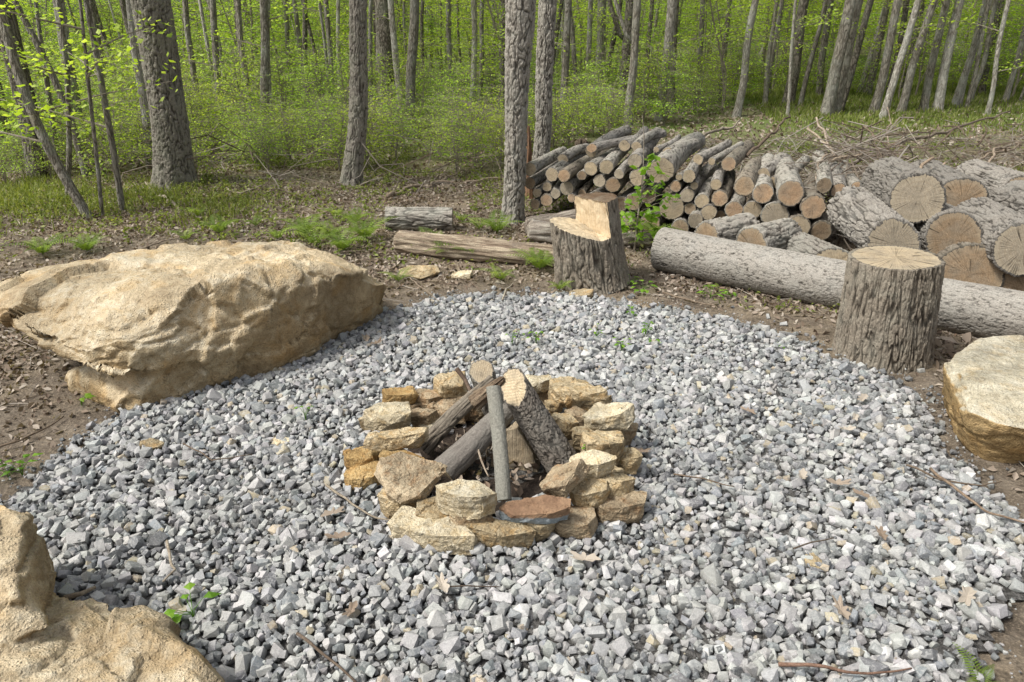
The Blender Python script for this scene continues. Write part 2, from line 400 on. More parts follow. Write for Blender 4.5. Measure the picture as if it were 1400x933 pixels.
# ================================================================ crushed stone
def hull_mesh(pts):
    bm = bmesh.new()
    for p in pts: bm.verts.new(p)
    r = bmesh.ops.convex_hull(bm, input=bm.verts)
    bmesh.ops.delete(bm, geom=[v for v in bm.verts if not v.link_faces], context='VERTS')
    bmesh.ops.triangulate(bm, faces=bm.faces)
    bmesh.ops.recalc_face_normals(bm, faces=bm.faces)
    bm.verts.ensure_lookup_table(); bm.verts.index_update()
    V = np.array([v.co[:] for v in bm.verts]); F = np.array([[v.index for v in f.verts] for f in bm.faces]); bm.free()
    return V, F
CH = []
for k in range(22):
    r = np.random.RandomState(100 + k)
    q = np.concatenate([np.array([[a, b, c] for a in (-1, 1) for b in (-1, 1) for c in (-1, 1)]) * .64 + r.normal(0, .15, (8, 3)), r.normal(size=(7, 3))])
    q[8:] /= np.linalg.norm(q[8:], axis=1)[:, None]; q[8:] *= r.uniform(.85, 1.0, (7, 1)); q[:, 0] *= r.uniform(1., 1.4); q[:, 1] *= r.uniform(.85, 1.05); q[:, 2] *= r.uniform(.6, .9)
    CH.append(hull_mesh(q))
def scatter(poly_fn, n, x0, x1, y0, y1, seed):
    r = np.random.RandomState(seed); P = np.stack([r.uniform(x0, x1, n), r.uniform(y0, y1, n)], 1)
    return P[poly_fn(P, r)]
def rotm(r, n, flat=1.):
    q = r.normal(size=(n, 4)); q[:, 1:3] *= flat; q /= np.linalg.norm(q, axis=1)[:, None]
    w_, x, y, z = q.T
    return np.stack([np.stack([1 - 2 * (y * y + z * z), 2 * (x * y - z * w_), 2 * (x * z + y * w_)], 1),
                     np.stack([2 * (x * y + z * w_), 1 - 2 * (x * x + z * z), 2 * (y * z - x * w_)], 1),
                     np.stack([2 * (x * z - y * w_), 2 * (y * z + x * w_), 1 - 2 * (x * x + y * y)], 1)], 1)
RING_C = np.array([-.035, 2.52])
def gravel(seed=5):
    r = np.random.RandomState(seed); s = .0215
    gx, gy = np.meshgrid(np.arange(-2.6, 3.4, s), np.arange(1.1, 5.2, s * .9))
    P = np.stack([gx.ravel(), gy.ravel()], 1); P += r.uniform(-.5, .5, P.shape) * s * 1.15
    S = poly_sd(P) + fbm(np.concatenate([P * 4, np.zeros((len(P), 1))], 1), 3, 9) * .09
    keep = (S > 0) & (np.hypot(*(P - RING_C).T) > .30) & (r.rand(len(P)) < sst(-.02, .12, S) * .93)
    P = P[keep]; S = S[keep]; n = len(P)
    size = np.clip(r.lognormal(math.log(.0143), .31, n), .0075, .032)
    z = r.uniform(.004, .024, n) * sst(0, .2, S) + size * .35 + .012 * fbm(np.concatenate([P * 2.2, np.zeros((n, 1))], 1), 2, 4)
    z = np.maximum(z, size * .3)
    # strays beyond the edge
    Q = np.stack([r.uniform(-3, 3.4, 5000), r.uniform(1.2, 5.4, 5000)], 1); SQ = poly_sd(Q)
    Q = Q[(SQ < 0) & (SQ > -.30) & (r.rand(5000) < np.exp(SQ / .07) * .8)]
    P = np.concatenate([P, Q]); sz = r.uniform(.007, .02, len(Q)); size = np.concatenate([size, sz])
    z = np.concatenate([z, th(Q[:, 0], Q[:, 1]) + sz * .4]); n = len(P)
    nf = 16000; Q = np.stack([r.uniform(-2.6, 3.4, nf), r.uniform(1.2, 5.2, nf)], 1); Q = Q[(poly_sd(Q) > -.05) & (np.hypot(*(Q - RING_C).T) > .3)]     # fines between the stones
    P = np.concatenate([P, Q]); sz = r.uniform(.0025, .0065, len(Q)); size = np.concatenate([size, sz]); z = np.concatenate([z, r.uniform(.008, .030, len(Q))]); n = len(P)
    R = rotm(r, n, .38); sc = size[:, None] * r.uniform(.85, 1.15, (n, 3))
    base = np.array([(.42, .42, .408), (.335, .337, .333), (.205, .212, .218), (.25, .265, .278), (.39, .34, .25), (.50, .50, .49), (.14, .145, .15)])
    k = r.choice(len(base), n, p=[.27, .25, .17, .13, .035, .10, .045])
    colr = base[k] * r.uniform(.85, 1.15, (n, 1)) * (1 + r.uniform(-.03, .03, (n, 3)))
    ki = r.randint(0, len(CH), n); VV = []; FF = []; CC = []; off = 0
    for m in range(len(CH)):
        i = np.where(ki == m)[0]; V0, F0 = CH[m]
        v = (V0[None] * sc[i][:, None, :]) @ np.transpose(R[i], (0, 2, 1)) + np.concatenate([P[i], z[i][:, None]], 1)[:, None, :]
        VV.append(v.reshape(-1, 3)); FF.append((F0[None] + (np.arange(len(i)) * len(V0))[:, None, None]).reshape(-1, 3) + off)
        CC.append(np.repeat(colr[i], len(V0), 0)); off += len(i) * len(V0)
    print('gravel stones', n)
    return np.concatenate(VV), np.concatenate(FF), np.concatenate(CC)
N = NT('crushed_stone'); P = N.pos()
c = N.attr('col', 'Color'); a = N.noise(P, 45, 5, .7, .5); b = N.noise(P, 260, 3, .7)
dust = N.ramp(N.noise(P, 95, 4, .7, .8), [(.47, 0.), (.62, .55)])
c = N.mix(dust, c, (.46, .462, .45))
c = N.mix(N.ramp(a, [(.52, 0.), (.72, .45)]), c, (.13, .14, .15))
c = N.mix(1., c, N.ramp(b, [(.25, .75), (.75, 1.2)]), 'MULTIPLY')
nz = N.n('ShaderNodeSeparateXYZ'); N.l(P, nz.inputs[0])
c = N.mix(1., c, N.ramp(N.math('DIVIDE', nz.outputs[2], .045), [(.0, .42), (.7, 1.)]), 'MULTIPLY')  # colour darkens towards the bottom: shade between the stones, painted in
N.base(c); N.b.inputs['Roughness'].default_value = .9
N.bump(N.math('ADD', N.math('MULTIPLY', b, .5), a), .6, .004)
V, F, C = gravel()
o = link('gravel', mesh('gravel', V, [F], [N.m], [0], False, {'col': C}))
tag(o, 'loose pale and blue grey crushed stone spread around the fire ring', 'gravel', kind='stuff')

# ================================================================ leaf litter on the earth
def cards(r, P, Z, size, aspect=.7, tilt=.5, curl=.3, lift=.3):
    """curled four-cornered leaf faces; each leaf = 2 quads folded on the midrib"""
    n = len(P); R = rotm(r, n, tilt)
    L = size[:, None]
    u = np.array([[-1, 0, 0], [-.1, aspect, 0], [.55, aspect * .6, 0], [1, 0, 0], [.55, -aspect * .6, 0], [-.1, -aspect, 0]])
    T = np.repeat(u[None], n, 0) * L[:, :, None]
    cu = r.uniform(.1, 1., (n, 1)) * curl
    T[:, :, 2] += (np.abs(u[:, 1])[None] / aspect * cu + (u[:, 0] ** 2)[None] * cu * r.uniform(-.5, 1, (n, 1))) * L
    T = T @ np.transpose(R, (0, 2, 1)) + np.concatenate([P, (Z + size * lift)[:, None]], 1)[:, None, :]
    V = T.reshape(-1, 3); b = (np.arange(n) * 6)[:, None]
    return V, np.concatenate([b + [0, 3, 2, 1], b + [0, 5, 4, 3]])
r = np.random.RandomState(21)
def lit_fn(P, r):
    s = poly_sd(P); d = np.hypot(P[:, 0], P[:, 1]); p3 = np.concatenate([P * 1.1, np.zeros((len(P), 1))], 1)
    den = sst(-.02, -.55, s) * (.25 + .75 * sst(-.25, .25, fbm(p3, 3, 40))) * sst(0, 1.2, P[:, 1] - 2.0 + .5 * np.abs(P[:, 0]))
    den = np.maximum(den, sst(0, .2, -s) * .34) * (s < -.02)
    fov = np.abs(P[:, 0]) < P[:, 1] * .8 + .8
    return (r.rand(len(P)) < den) & fov
Pn = scatter(lit_fn, 210000, -6.5, 7, 1.2, 9, 22)
Pf = scatter(lambda P, r: np.abs(P[:, 0]) < P[:, 1] * .75 + .5, 16000, -10, 12, 9, 15, 23)
Pl = np.concatenate([Pn, Pf]); size = np.concatenate([r.uniform(.006, .024, len(Pn)), r.uniform(.02, .045, len(Pf))])
V, F = cards(r, Pl, th(Pl[:, 0], Pl[:, 1]), size, .55, .45, .5, .35)
rnd = np.repeat(r.rand(len(Pl)), 6)
M_LITTER = mat_leaf('dead_leaves', [(.09, .065, .048), (.16, .12, .09), (.25, .195, .15), (.36, .30, .245), (.46, .41, .35), (.19, .13, .09)], .12, rough=.8)
o = link('leaf_litter', mesh('leaf_litter', V, [F], [M_LITTER], [0], False, {'rnd': rnd}))
tag(o, 'dry brown leaves and bark crumbs covering the bare earth', 'leaf litter', kind='stuff')

# twigs and crumbs lying in the litter
A = Acc(); r = np.random.RandomState(31)
Pt = scatter(lit_fn, 5200, -6, 6.5, 2.2, 8.5, 33)
for p in Pt[:1500]:
    L = r.uniform(.04, .28); a = r.uniform(0, 6.28); z = th1(*p) + .006
    m = np.array([p[0], p[1], z + r.uniform(0, .015)]); d = np.array([math.cos(a), math.sin(a), r.uniform(-.05, .12)])
    k = np.array([math.sin(a), -math.cos(a), 0]) * r.uniform(-.12, .12)
    A.tube([m - d * L / 2, m + k * L, m + d * L / 2], [.002, .0028, .0012], 4, r.rand())
M_TWIG = mat_leaf('dry_twig', [(.10, .075, .055), (.20, .165, .13), (.34, .31, .27), (.15, .10, .07)], 0., rough=.9)
o = link('twig_litter', A.build('twig_litter', M_TWIG, False, 'rnd')); tag(o, 'short dead twigs scattered over the leaf litter', 'twig litter', kind='stuff')

# ================================================================ grass and low weeds
def grass(name, fn, n, box, hmin, hmax, seed, label, wid=.004):
    r = np.random.RandomState(seed); P = scatter(fn, n, *box, seed + 1); n = len(P)
    h = r.uniform(hmin, hmax, n); a = r.uniform(0, 6.283, n); lean = r.uniform(.1, .8, n) * h; la = r.uniform(0, 6.283, n)
    z = th(P[:, 0], P[:, 1]) - .005; w_ = wid * r.uniform(.7, 1.5, n)
    B = np.concatenate([P, z[:, None]], 1); s = np.stack([np.cos(a) * w_, np.sin(a) * w_, 0 * a], 1)
    ld = np.stack([np.cos(la) * lean, np.sin(la) * lean, 0 * a], 1); up = np.stack([0 * h, 0 * h, h], 1)
    V = np.stack([B - s, B + s, B + ld * .3 + up * .6 + s * .7, B + ld * .3 + up * .6 - s * .7, B + ld + up * .95], 1).reshape(-1, 3)
    b = (np.arange(n) * 5)[:, None]
    o = link(name, mesh(name, V, [b + [0, 1, 2, 3], b + [3, 2, 4]], [M_GRASS], [0, 0], False, {'rnd': np.repeat(r.rand(n), 5)}))
    tag(o, label, 'grass', kind='stuff')
M_GRASS = mat_leaf('green_blade', [(.10, .13, .03), (.17, .22, .05), (.25, .30, .08), (.36, .36, .17)], .4)
def near_px(pts, rad):
    C = np.array([G(x, y)[:2] for x, y in pts]); rr = np.array([rad] * len(C) if np.isscalar(rad) else rad)
    def f(P, r):
        d = (((P[:, None, :] - C[None]) ** 2).sum(2) ** .5 / rr[None]).min(1)
        n_ = fbm(np.concatenate([P * 3, np.zeros((len(P), 1))], 1), 3, 60)
        return (r.rand(len(P)) < sst(1.1, .2, d) * (.35 + .65 * sst(-.3, .25, n_))) & (poly_sd(P) < -.02)
    return f
grass('meadow_grass', near_px([(10, 285), (70, 290), (140, 285), (0, 262), (60, 268), (200, 272), (300, 285), (290, 300)], [1.1, .8, .6, 1.2, 1., .7, .5, .4]), 60000, (-9, 0, 5, 9.5), .04, .14, 51, 'short green grass at the left edge of the woods')
grass('hill_grass', lambda P, r: (P[:, 0] > 2.4 + .15 * P[:, 1]) & (P[:, 0] < P[:, 1] * .75 + 1) & (r.rand(len(P)) < .3 + .7 * sst(12.2, 13.5, P[:, 1] + fbm(np.concatenate([P * .7, np.zeros((len(P), 1))], 1), 2, 3) * 2)), 80000, (2, 20, 11.3, 21), .04, .13, 52, 'bright green grass under the trees behind the log pile', .008)

# small weeds dotted over the forest floor
r = np.random.RandomState(91)
def weed_fn(P, r):
    s = poly_sd(P); n_ = fbm(np.concatenate([P * 1.3, np.zeros((len(P), 1))], 1), 3, 88)
    return (r.rand(len(P)) < sst(-.12, .35, n_) * (.25 + .75 * sst(5.2, 7.5, P[:, 1]))) & (s < -.15) & (np.abs(P[:, 0]) < P[:, 1] * .75 + .6)
Pw = scatter(weed_fn, 17000, -7, 7.5, 4.2, 10.5, 92); Pw = np.repeat(Pw, 6, 0) + r.normal(0, .022, (len(Pw) * 6, 2))
V, F = cards(r, Pw, th(Pw[:, 0], Pw[:, 1]) + r.uniform(.005, .06, len(Pw)), r.uniform(.008, .022, len(Pw)), .55, .45, .3)
o = link('floor_weeds', mesh('floor_weeds', V, [F], [M_GRASS], [0], False, {'rnd': np.repeat(r.rand(len(Pw)), 6)})); tag(o, 'sparse small green weeds dotted over the leaf litter', 'weeds', kind='stuff')
# ================================================================ wood
M_BARK_GREY = mat_bark('grey_bark', (.045, .037, .030), (.34, .315, .275))
M_BARK_BROWN = mat_bark('brown_bark', (.035, .028, .021), (.255, .22, .175), (.31, .30, .25), .4)
M_BARK_PALE = mat_bark('pale_bark', (.042, .036, .030), (.33, .305, .27), (.38, .37, .34), .4)
M_BARK_OAK = mat_bark('oak_trunk_bark', (.045, .038, .032), (.235, .215, .185), (.27, .28, .22), .4)
M_CUT = mat_cut('sawn_wood')
CUTC = {'t': (.47, .385, .265), 'l': (.60, .49, .33), 'g': (.40, .345, .26), 'o': (.47, .325, .205), 'b': (.34, .25, .16), 'f': (.68, .57, .40), 'd': (.14, .09, .055)}

def bark_disp(V0, th_, z, r, freq, zr, amp, seed, edge=.32):
    """crevice field on a cylinder; returns (displacement, crevice)"""
    p = np.stack([np.cos(th_) * r * freq, np.sin(th_) * r * freq, z * freq * zr], 1)
    wv = np.stack([fbm(p * .7, 2, seed + 1), fbm(p * .7, 2, seed + 2), fbm(p * .7, 2, seed + 3)], 1)
    q = p * [1, 1, .8] + wv * .8
    a1 = np.abs(vn(q * 1.15, seed + 11) + .35 * vn(q * 2.6, seed + 12)); e1 = sst(.0, edge, a1)
    f1, f2, cid = voro(p * 1.5 * [1, 1, 1.6] + wv * .9, seed); e2 = sst(0, .28, f2 - f1)
    fine = fbm(p * 3.4, 3, seed + 7)
    e = np.clip(e1 * (.62 + .38 * e2) * (1 + .4 * fine) * (.85 + .3 * cid), 0, 1.15)
    return amp * (e - .75) + amp * .35 * fine, e
def log_geo(L, r0, r1, nu, nv, freq=28, zr=.28, amp=.006, seed=0, bend=0., oval=.06, flare=0., edge=.32):
    t_ = np.linspace(0, 2 * math.pi, nu, endpoint=False); z_ = np.linspace(0, L, nv)
    T, Zg = np.meshgrid(t_, z_); T = T.ravel(); Zg = Zg.ravel(); u = Zg / L
    r = r0 + (r1 - r0) * u + flare * np.exp(-u * 9)
    lob = np.stack([np.cos(T) * 1.3, np.sin(T) * 1.3, Zg * 1.2], 1)
    r = r * (1 + oval * fbm(lob + seed * 1.7, 2, seed + 40) * 1.6)
    d, e = bark_disp(None, T, Zg, np.full(len(T), (r0 + r1) / 2), freq, zr, amp, seed, edge)
    r = r + d
    ph = seed * 1.3; bx = bend * np.sin(u * math.pi) * math.cos(ph); by = bend * np.sin(u * math.pi) * math.sin(ph)
    V = np.stack([np.cos(T) * r + bx, np.sin(T) * r + by, Zg], 1)
    return V, grid_faces(nu, nv), e, r.reshape(nv, nu), t_
def disk(rr, t_, z, up, seed, nr=10, rough=.0015, tilt=0.):
    """sawn face; rr = rim radius per angle"""
    nu = len(t_); s = np.linspace(1, .06, nr); R = s[:, None] * rr[None, :]
    V = np.stack([np.cos(t_)[None] * R, np.sin(t_)[None] * R, np.full_like(R, z)], 2).reshape(-1, 3)
    V[nu:, 2] += (fbm(V[nu:] * 40, 2, seed) * rough)
    V = np.concatenate([V, [[0, 0, z]]]); F = grid_faces(nu, nr); i = np.arange(nu); o = (nr - 1) * nu
    T = np.stack([i + o, (i + 1) % nu + o, np.full(nu, nr * nu)], 1)
    if not up: pass
    rim = np.concatenate([np.repeat(sst(.72, 1., s), nu), [0]])
    if up: return V, F, T, rim
    return V, F[:, ::-1], T[:, ::-1], rim
def make_log(name, label, cat, pos, d, L, r0, r1=None, bark=M_BARK_GREY, cut='t', group=None, nu=48, nv=40, freq=30, zr=.3, amp=.005,
             seed=0, bend=0., roll=0., tint=1., thick=.006, soft=1., flare=0., oval=.06, nr=10, edge=.32, face_n=None):
    r1 = r0 if r1 is None else r1
    root = thing(name, label, cat, pos, group); orient(root, d, roll)
    V, F, e, R, t_ = log_geo(L, r0, r1, nu, nv, freq, zr, amp, seed, bend, oval, flare, edge); e = 1 - (1 - e) * soft
    if face_n is not None:                                   # the saw went through at a slant
        nl = root.rotation_quaternion.inverted() @ Vector(face_n).normalized(); kx, ky = -nl.x / nl.z, -nl.y / nl.z
        m_ = math.hypot(kx, ky); f_ = min(1., 1.3 / max(m_, 1e-6)); kx *= f_; ky *= f_
    else: kx = ky = 0.
    fall = max(.02, min(L * .5, r0 * 2.5 * math.hypot(kx, ky)))
    V[:, 2] += (kx * V[:, 0] + ky * V[:, 1]) * np.clip(1 - V[:, 2] / fall, 0, 1)
    # bark lip at both ends
    def lip(row, z):
        rr = row - thick; w_ = 1. if z == 0 else 0.; return np.stack([np.cos(t_) * rr, np.sin(t_) * rr, z + w_ * (kx * np.cos(t_) + ky * np.sin(t_)) * rr], 1)
    n = len(V); V2 = np.concatenate([V, lip(R[0], 0), lip(R[-1], L)]); i = np.arange(nu); i2 = (i + 1) % nu
    F2 = np.concatenate([F, np.stack([i, n + i, n + i2, i2], 1), np.stack([(nv - 1) * nu + i, (nv - 1) * nu + i2, n + nu + i2, n + nu + i], 1)])
    e2 = np.concatenate([e, np.full(nu * 2, .15)])
    ob = link('bark', mesh('bark', V2, [F2[:, ::-1]], [bark], [0], True, {'crev': e2}), root)
    ob.color = (tint, tint, tint, 1) if np.isscalar(tint) else (*tint, 1)
    bx = bend * 0
    for k, (row, z) in enumerate(((R[0], 0.), (R[-1], L))):
        Vd, Fd, Td, rim = disk(row - thick, t_, z, k == 1, seed + 3, nr)
        if k == 0: Vd[:, 2] += kx * Vd[:, 0] + ky * Vd[:, 1]
        oc = link('cut_end', mesh('cut_end', Vd, [Fd[:, ::-1], Td], [M_CUT], [0, 0], False, {'rim': rim}), root)
        c = CUTC[cut]; j = np.random.RandomState(seed + 9).uniform(.85, 1.15); oc.color = (c[0] * j, c[1] * j, c[2] * j, 1)
    return root

# ================================================================ the stacked pile of cordwood
PA, PB = G(728, 303), G(1112, 352)                       # foot of the stack's front
pd = PB[:2] - PA[:2]; pn = np.array([-pd[1], pd[0]]); pn /= np.linalg.norm(pn)
def on_front(px, py, push=0.):                             # point on the upright front of the stack
    d = ray(px, py); o = PA[:2] + pn * push
    t = (o @ pn) / (d[:2] @ pn); return np.array([0, 0, CAMH]) + d * t
PILE = 'cordwood stacked at the edge of the woods'
# (zoom x, zoom y, radius, cut colour, length, push, label)
pile = [
 (165, 263, 33, 't', 1.1, 0, 'pale round log at the upper left corner of the cordwood stack, beside the twin trunks'),
 (165, 335, 29, 'b', 1.1, .05, 'dark brown log end directly under the upper left corner log of the stack'),
 (275, 290, 36, 't', 1.2, 0, 'pale thick log in the top left of the stack, half behind a reddish log'),
 (335, 296, 34, 'o', 1.3, -.04, 'round reddish-centred log of the top row, overlapping a pale thick log'),
 (200, 383, 23, 't', 1.0, .03, 'small pale log in the lower left of the stack under the dark brown end'),
 (250, 353, 25, 't', 1.0, .04, 'small tan log in the middle of the left stack end, above a grey one'),
 (292, 388, 26, 'g', 1.0, 0, 'small grey weathered log end beside the larger orange end at lower left'),
 (246, 420, 33, 'o', 1.1, 0, 'orange faced log at the foot of the left stack end'),
 (190, 440, 27, 'b', 1.0, .02, 'brown log on the ground at the far left foot of the stack'),
 (350, 360, 37, 'g', 1.2, .03, 'grey cracked log end under the reddish-centred log of the top row'),
 (425, 295, 24, 'b', 1.1, .06, 'small brown log wedged between the reddish-centred log and two pale ones'),
 (470, 261, 36, 'l', 1.5, 0, 'left one of two bright cream log ends side by side in the top row'),
 (548, 253, 37, 'l', 1.5, 0, 'right one of two bright cream log ends side by side in the top row'),
 (474, 158, 22, 'o', .75, .25, 'lone log lying crosswise on the very top of the stack with a broken stub'),
 (514, 323, 32, 'g', 1.1, .02, 'dull grey log end just above the notched stump, under two cream ones'),
 (583, 345, 38, 'o', 1.1, 0, 'red stained split looking log end right of the dull grey one'),
 (612, 288, 26, 'g', 1.1, -.03, 'slim grey barked log poking out below the right cream end'),
 (692, 222, 37, 'g', 1.3, 0, 'round grey log end high in the stack above the leafy sapling'),
 (706, 306, 44, 't', 1.2, 0, 'tan ringed log end directly left of the thickest log face'),
 (822, 272, 66, 't', 1.5, -.02, 'thickest log face of the stack, broad and tan, near the top behind the sapling'),
 (898, 350, 30, 'o', 1.1, .03, 'orange brown log end under the right side of the thickest log face'),
 (914, 304, 17, 't', 1.2, .0, 'thin stick-like log between the thickest face and a cracked tan end'),
 (965, 299, 34, 't', 1.4, -.03, 'cracked tan end of a long furrowed log right of the thickest face'),
 (1165, 237, 37, 'o', 1.0, .18, 'bright orange hearted log end set back at the top of the stack'),
 (992, 347, 20, 't', 1.2, 0, 'small tan end of a smooth slim log below the cracked tan end'),
 (955, 396, 35, 'g', 1.1, 0, 'grey brown log end below the small tan one, at mid height'),
 (1100, 340, 30, 't', 1.3, 0, 'smooth pale barked slim log above a red stained end'),
 (1120, 412, 42, 'o', 1.0, -.03, 'red stained log end in the middle of the right half of the stack'),
 (1030, 425, 38, 't', 1.0, 0, 'yellowish tan log end left of the red stained one'),
 (970, 463, 30, 'b', 1.0, .02, 'small brown end low in the stack under the grey brown log'),
 (1066, 482, 40, 't', 1.0, -.04, 'smooth tan log end low in the stack below the red stained one'),
 (880, 458, 62, 't', 1.1, -.02, 'big tan disc low in the stack just right of the sapling leaves'),
 (998, 523, 38, 'g', .9, -.08, 'grey log end resting low in front of the stack beside the lying bark log'),
 (1118, 500, 30, 'b', 1.0, .05, 'half hidden brown end between the smooth tan log and the large grey one'),
 (1192, 468, 45, 'o', 1.0, -.04, 'orange grey log end with a thin branch stub lying over it'),
 (1243, 350, 50, 'b', 1.1, -.10, 'brown faced end of a knotty pale barked log slanting up the stack'),
 (1340, 385, 53, 'o', 1.2, -.10, 'fiery orange cracked log end left of the wide orange brown one'),
 (1286, 470, 46, 't', .9, -.08, 'tan log end under the fiery orange one'),
 (1477, 384, 66, 'o', 1.2, -.12, 'wide orange brown log end near the right end of the stack'),
 (1590, 455, 63, 'o', 1.0, -.12, 'tan and orange cracked log end, last at the right of the stack'),
 (1398, 497, 68, 'g', .8, -.10, 'broad grey tan end with dark cracks under the wide orange brown one'),
 (1720, 372, 40, 'o', .9, .12, 'orange end under the brush heap between cordwood and the huge rounds'),
 (1815, 357, 33, 'o', .9, .25, 'small tan round half buried under the brush heap'),
 (1517, 553, 58, 't', .7, -.16, 'tan end with bark flakes low at the right of the stack'),
 (720, 143, 12, 'o', .8, .35, 'tiny orange branch end on the top of the stack'),
 (374, 408, 22, 'o', .9, .02, 'small orange end low beside the notched stump'),
 (685, 430, 45, 'b', .9, .04, 'brown end in deep shade behind the sapling leaves, upper one'),
 (770, 535, 52, 'b', .8, .0, 'wide brown end in deep shade at the foot of the stack behind the sapling'),
 (660, 520, 32, 'g', .8, .0, 'grey end at the foot of the stack left of the sapling stem'),
 (920, 560, 46, 'b', .8, -.05, 'brown end half sunk in the ground beyond the end of the long fallen log'),
 (1645, 345, 40, 'b', 1.1, .05, 'short brown end tucked above the tan and orange cracked end'),
 (1630, 575, 55, 'b', .5, -.10, 'brown disc deep in the gap left of the deeply furrowed round'),
 (620, 440, 40, 'd', .9, .05, 'dark end in the gap right of the notched stump'),
 (500, 420, 50, 'd', .9, .08, 'dark end in the gap behind the notched stump'),
 (760, 400, 40, 'd', .9, .06, 'dark end hidden in the leaves below the thickest face'),
 (425, 385, 22, 'b', .9, .10, 'small brown end deep in the stack left of the notched stump'),
]
for k, (zx, zy, r, c, L, push, lab) in enumerate(pile):
    px, py = Z2(zx, zy); p = on_front(px, py, push); rad = r / 3.684 * depth(p) / FPX
    rr = np.random.RandomState(k + 300)
    d = np.array([.35, 1.0, 0.]) + np.array([rr.uniform(-.10, .10), 0, rr.uniform(-.02, .05)])
    if k == 13: d = np.array([1.2, .7, .12])
    L = L * rr.uniform(.9, 1.1)
    bk = [M_BARK_GREY, M_BARK_PALE, M_BARK_GREY, M_BARK_BROWN][k % 4] if k not in (11, 12, 19) else M_BARK_GREY
    if k in (16, 24, 26, 30): bk = M_BARK_PALE
    make_log('stacked_log', lab, 'log', p, d, L, rad, rad * rr.uniform(.82, 1.02), bk, c, PILE, 44, 46, rr.uniform(30, 50), rr.uniform(.25, .45),
             min(.007, rad * .07) * (0.4 if k in (16, 24, 26, 30) else 1), seed=k * 13 + 5, face_n=(-.30 + rr.normal(0, .10), -1, .08 + rr.normal(0, .07)), bend=rr.uniform(.005, .03), tint=rr.uniform(.8, 1.15), thick=min(.008, rad * .09), nr=8)
# long bare-topped logs lying over the back of the stack
backs = [((470, 175), (640, 75), .055, 'grey branch log lying along the top left of the stack'), ((640, 145), (735, 75), .05, 'grey furrowed pole on the top behind the cream ends'),
         ((700, 150), (800, 85), .045, 'pale narrow pole on the top behind the round grey end'), ((800, 165), (905, 105), .028, 'thin bare white pole sticking up over the stack'),
         ((860, 190), (985, 140), .06, 'smooth birch-grey log on the top behind the thickest face'), ((1010, 215), (1150, 140), .045, 'furrowed grey pole on the top, left of the orange hearted end'),
         ((1080, 225), (1215, 145), .032, 'slender grey pole beside the furrowed one on the top'), ((1340, 290), (1440, 215), .055, 'grey log lying back from the brown faced end'),
         ((1400, 330), (1540, 225), .05, 'brownish pole running back above the wide orange brown end'), ((330, 215), (440, 160), .05, 'short grey pole on the top above the reddish-centred log')]
for k, (a, b, rad, lab) in enumerate(backs):
    p = on_front(*Z2(*a), .30); q = on_front(*Z2(*b), .30 + .55)
    make_log('stacked_log', lab, 'log', p, q - p, float(np.linalg.norm(q - p)) * 1.1, rad, rad * .8, [M_BARK_GREY, M_BARK_PALE][k % 2], 't', PILE, 32, 40, 45, .3, .003, seed=900 + k * 7, bend=.02, thick=.004, nr=6)

# ================================================================ the huge rounds at the right
BIG = 'huge rounds heaped beside the cordwood'
def big(px, py, rpx, Y, d, L, cut, bark, lab, seed, amp=.009, freq=38, **k):
    p = PY(px, py, Y); rad = rpx * depth(p) / FPX
    return make_log('log_round', lab, 'log', p, d, L, rad * .985, rad * .97, bark, cut, BIG, 260, 120, freq, .36, amp, seed=seed, thick=.012, nr=26, face_n=(-.26, -1, .12), tint=[.78, .66, .86, .70, .62, .76][seed % 6], **k)
big(1255, 271, 35.5, 4.62, (.04, 1, .04), .50, 'g', M_BARK_PALE, 'huge round on top of the heap with a radially cracked grey tan face', 1)
big(1222, 334, 35, 4.42, (-.06, 1, .14), .62, 'g', M_BARK_PALE, 'deeply furrowed pale barked round directly behind the tall stump', 2, .014, 30)
big(1304, 328, 37.5, 4.50, (.03, 1, .02), .5, 'b', M_BARK_PALE, 'huge round with a pale star shaped centre on its brown face, mid heap', 3)
big(1316, 276, 34, 4.95, (.05, 1, .05), .6, 'b', M_BARK_PALE, 'huge brown faced round partly hidden behind the topmost one', 4)
big(1399, 341, 38, 4.30, (.05, 1, .06), .6, 'g', M_BARK_PALE, 'huge round cut by the right frame edge with grey furrowed bark', 5)
big(1326, 376, 42, 4.40, (-.05, 1, 0), .5, 'b', M_BARK_BROWN, 'huge brown faced round at the foot of the heap right of the tall stump', 6)
big(1402, 396, 38, 4.32, (-.05, 1, 0), .5, 'b', M_BARK_BROWN, 'huge brown round at the foot of the heap at the right frame edge', 7)
big(1398, 268, 28, 5.1, (-.15, 1, .05), .55, 'b', M_BARK_PALE, 'huge round high at the right edge with a narrow view of its brown face', 8)
big(1455, 300, 38, 4.7, (-.1, 1, .0), .55, 'g', M_BARK_PALE, 'huge grey round just beyond the right frame edge of the heap', 9)
big(1268, 385, 33, 4.62, (-.05, 1, 0), .5, 'b', M_BARK_BROWN, 'huge dark round under the heap hidden behind the tall stump', 10)
big(1140, 362, 25, 4.62, (-.25, 1, .0), .4, 't', M_BARK_GREY, 'short thick log peeking out between the long log and the tall stump', 11)
p = PY(966, 326, 5.05); make_log('bark_log', 'grey furrowed log lying sideways just behind the long fallen log, left one', 'log', p, (1, .62, .02), .42, .115, .11, M_BARK_GREY, 'b', 'short logs lying behind the long fallen log', 110, 80, 30, .3, .010, seed=71, thick=.012, nr=16)
p = PY(1026, 336, 4.90); make_log('bark_log', 'grey furrowed log lying sideways behind the long fallen log, right one near the rounds', 'log', p, (1, .75, .02), .42, .13, .12, M_BARK_GREY, 'b', 'short logs lying behind the long fallen log', 110, 80, 30, .3, .010, seed=72, thick=.012, nr=16)

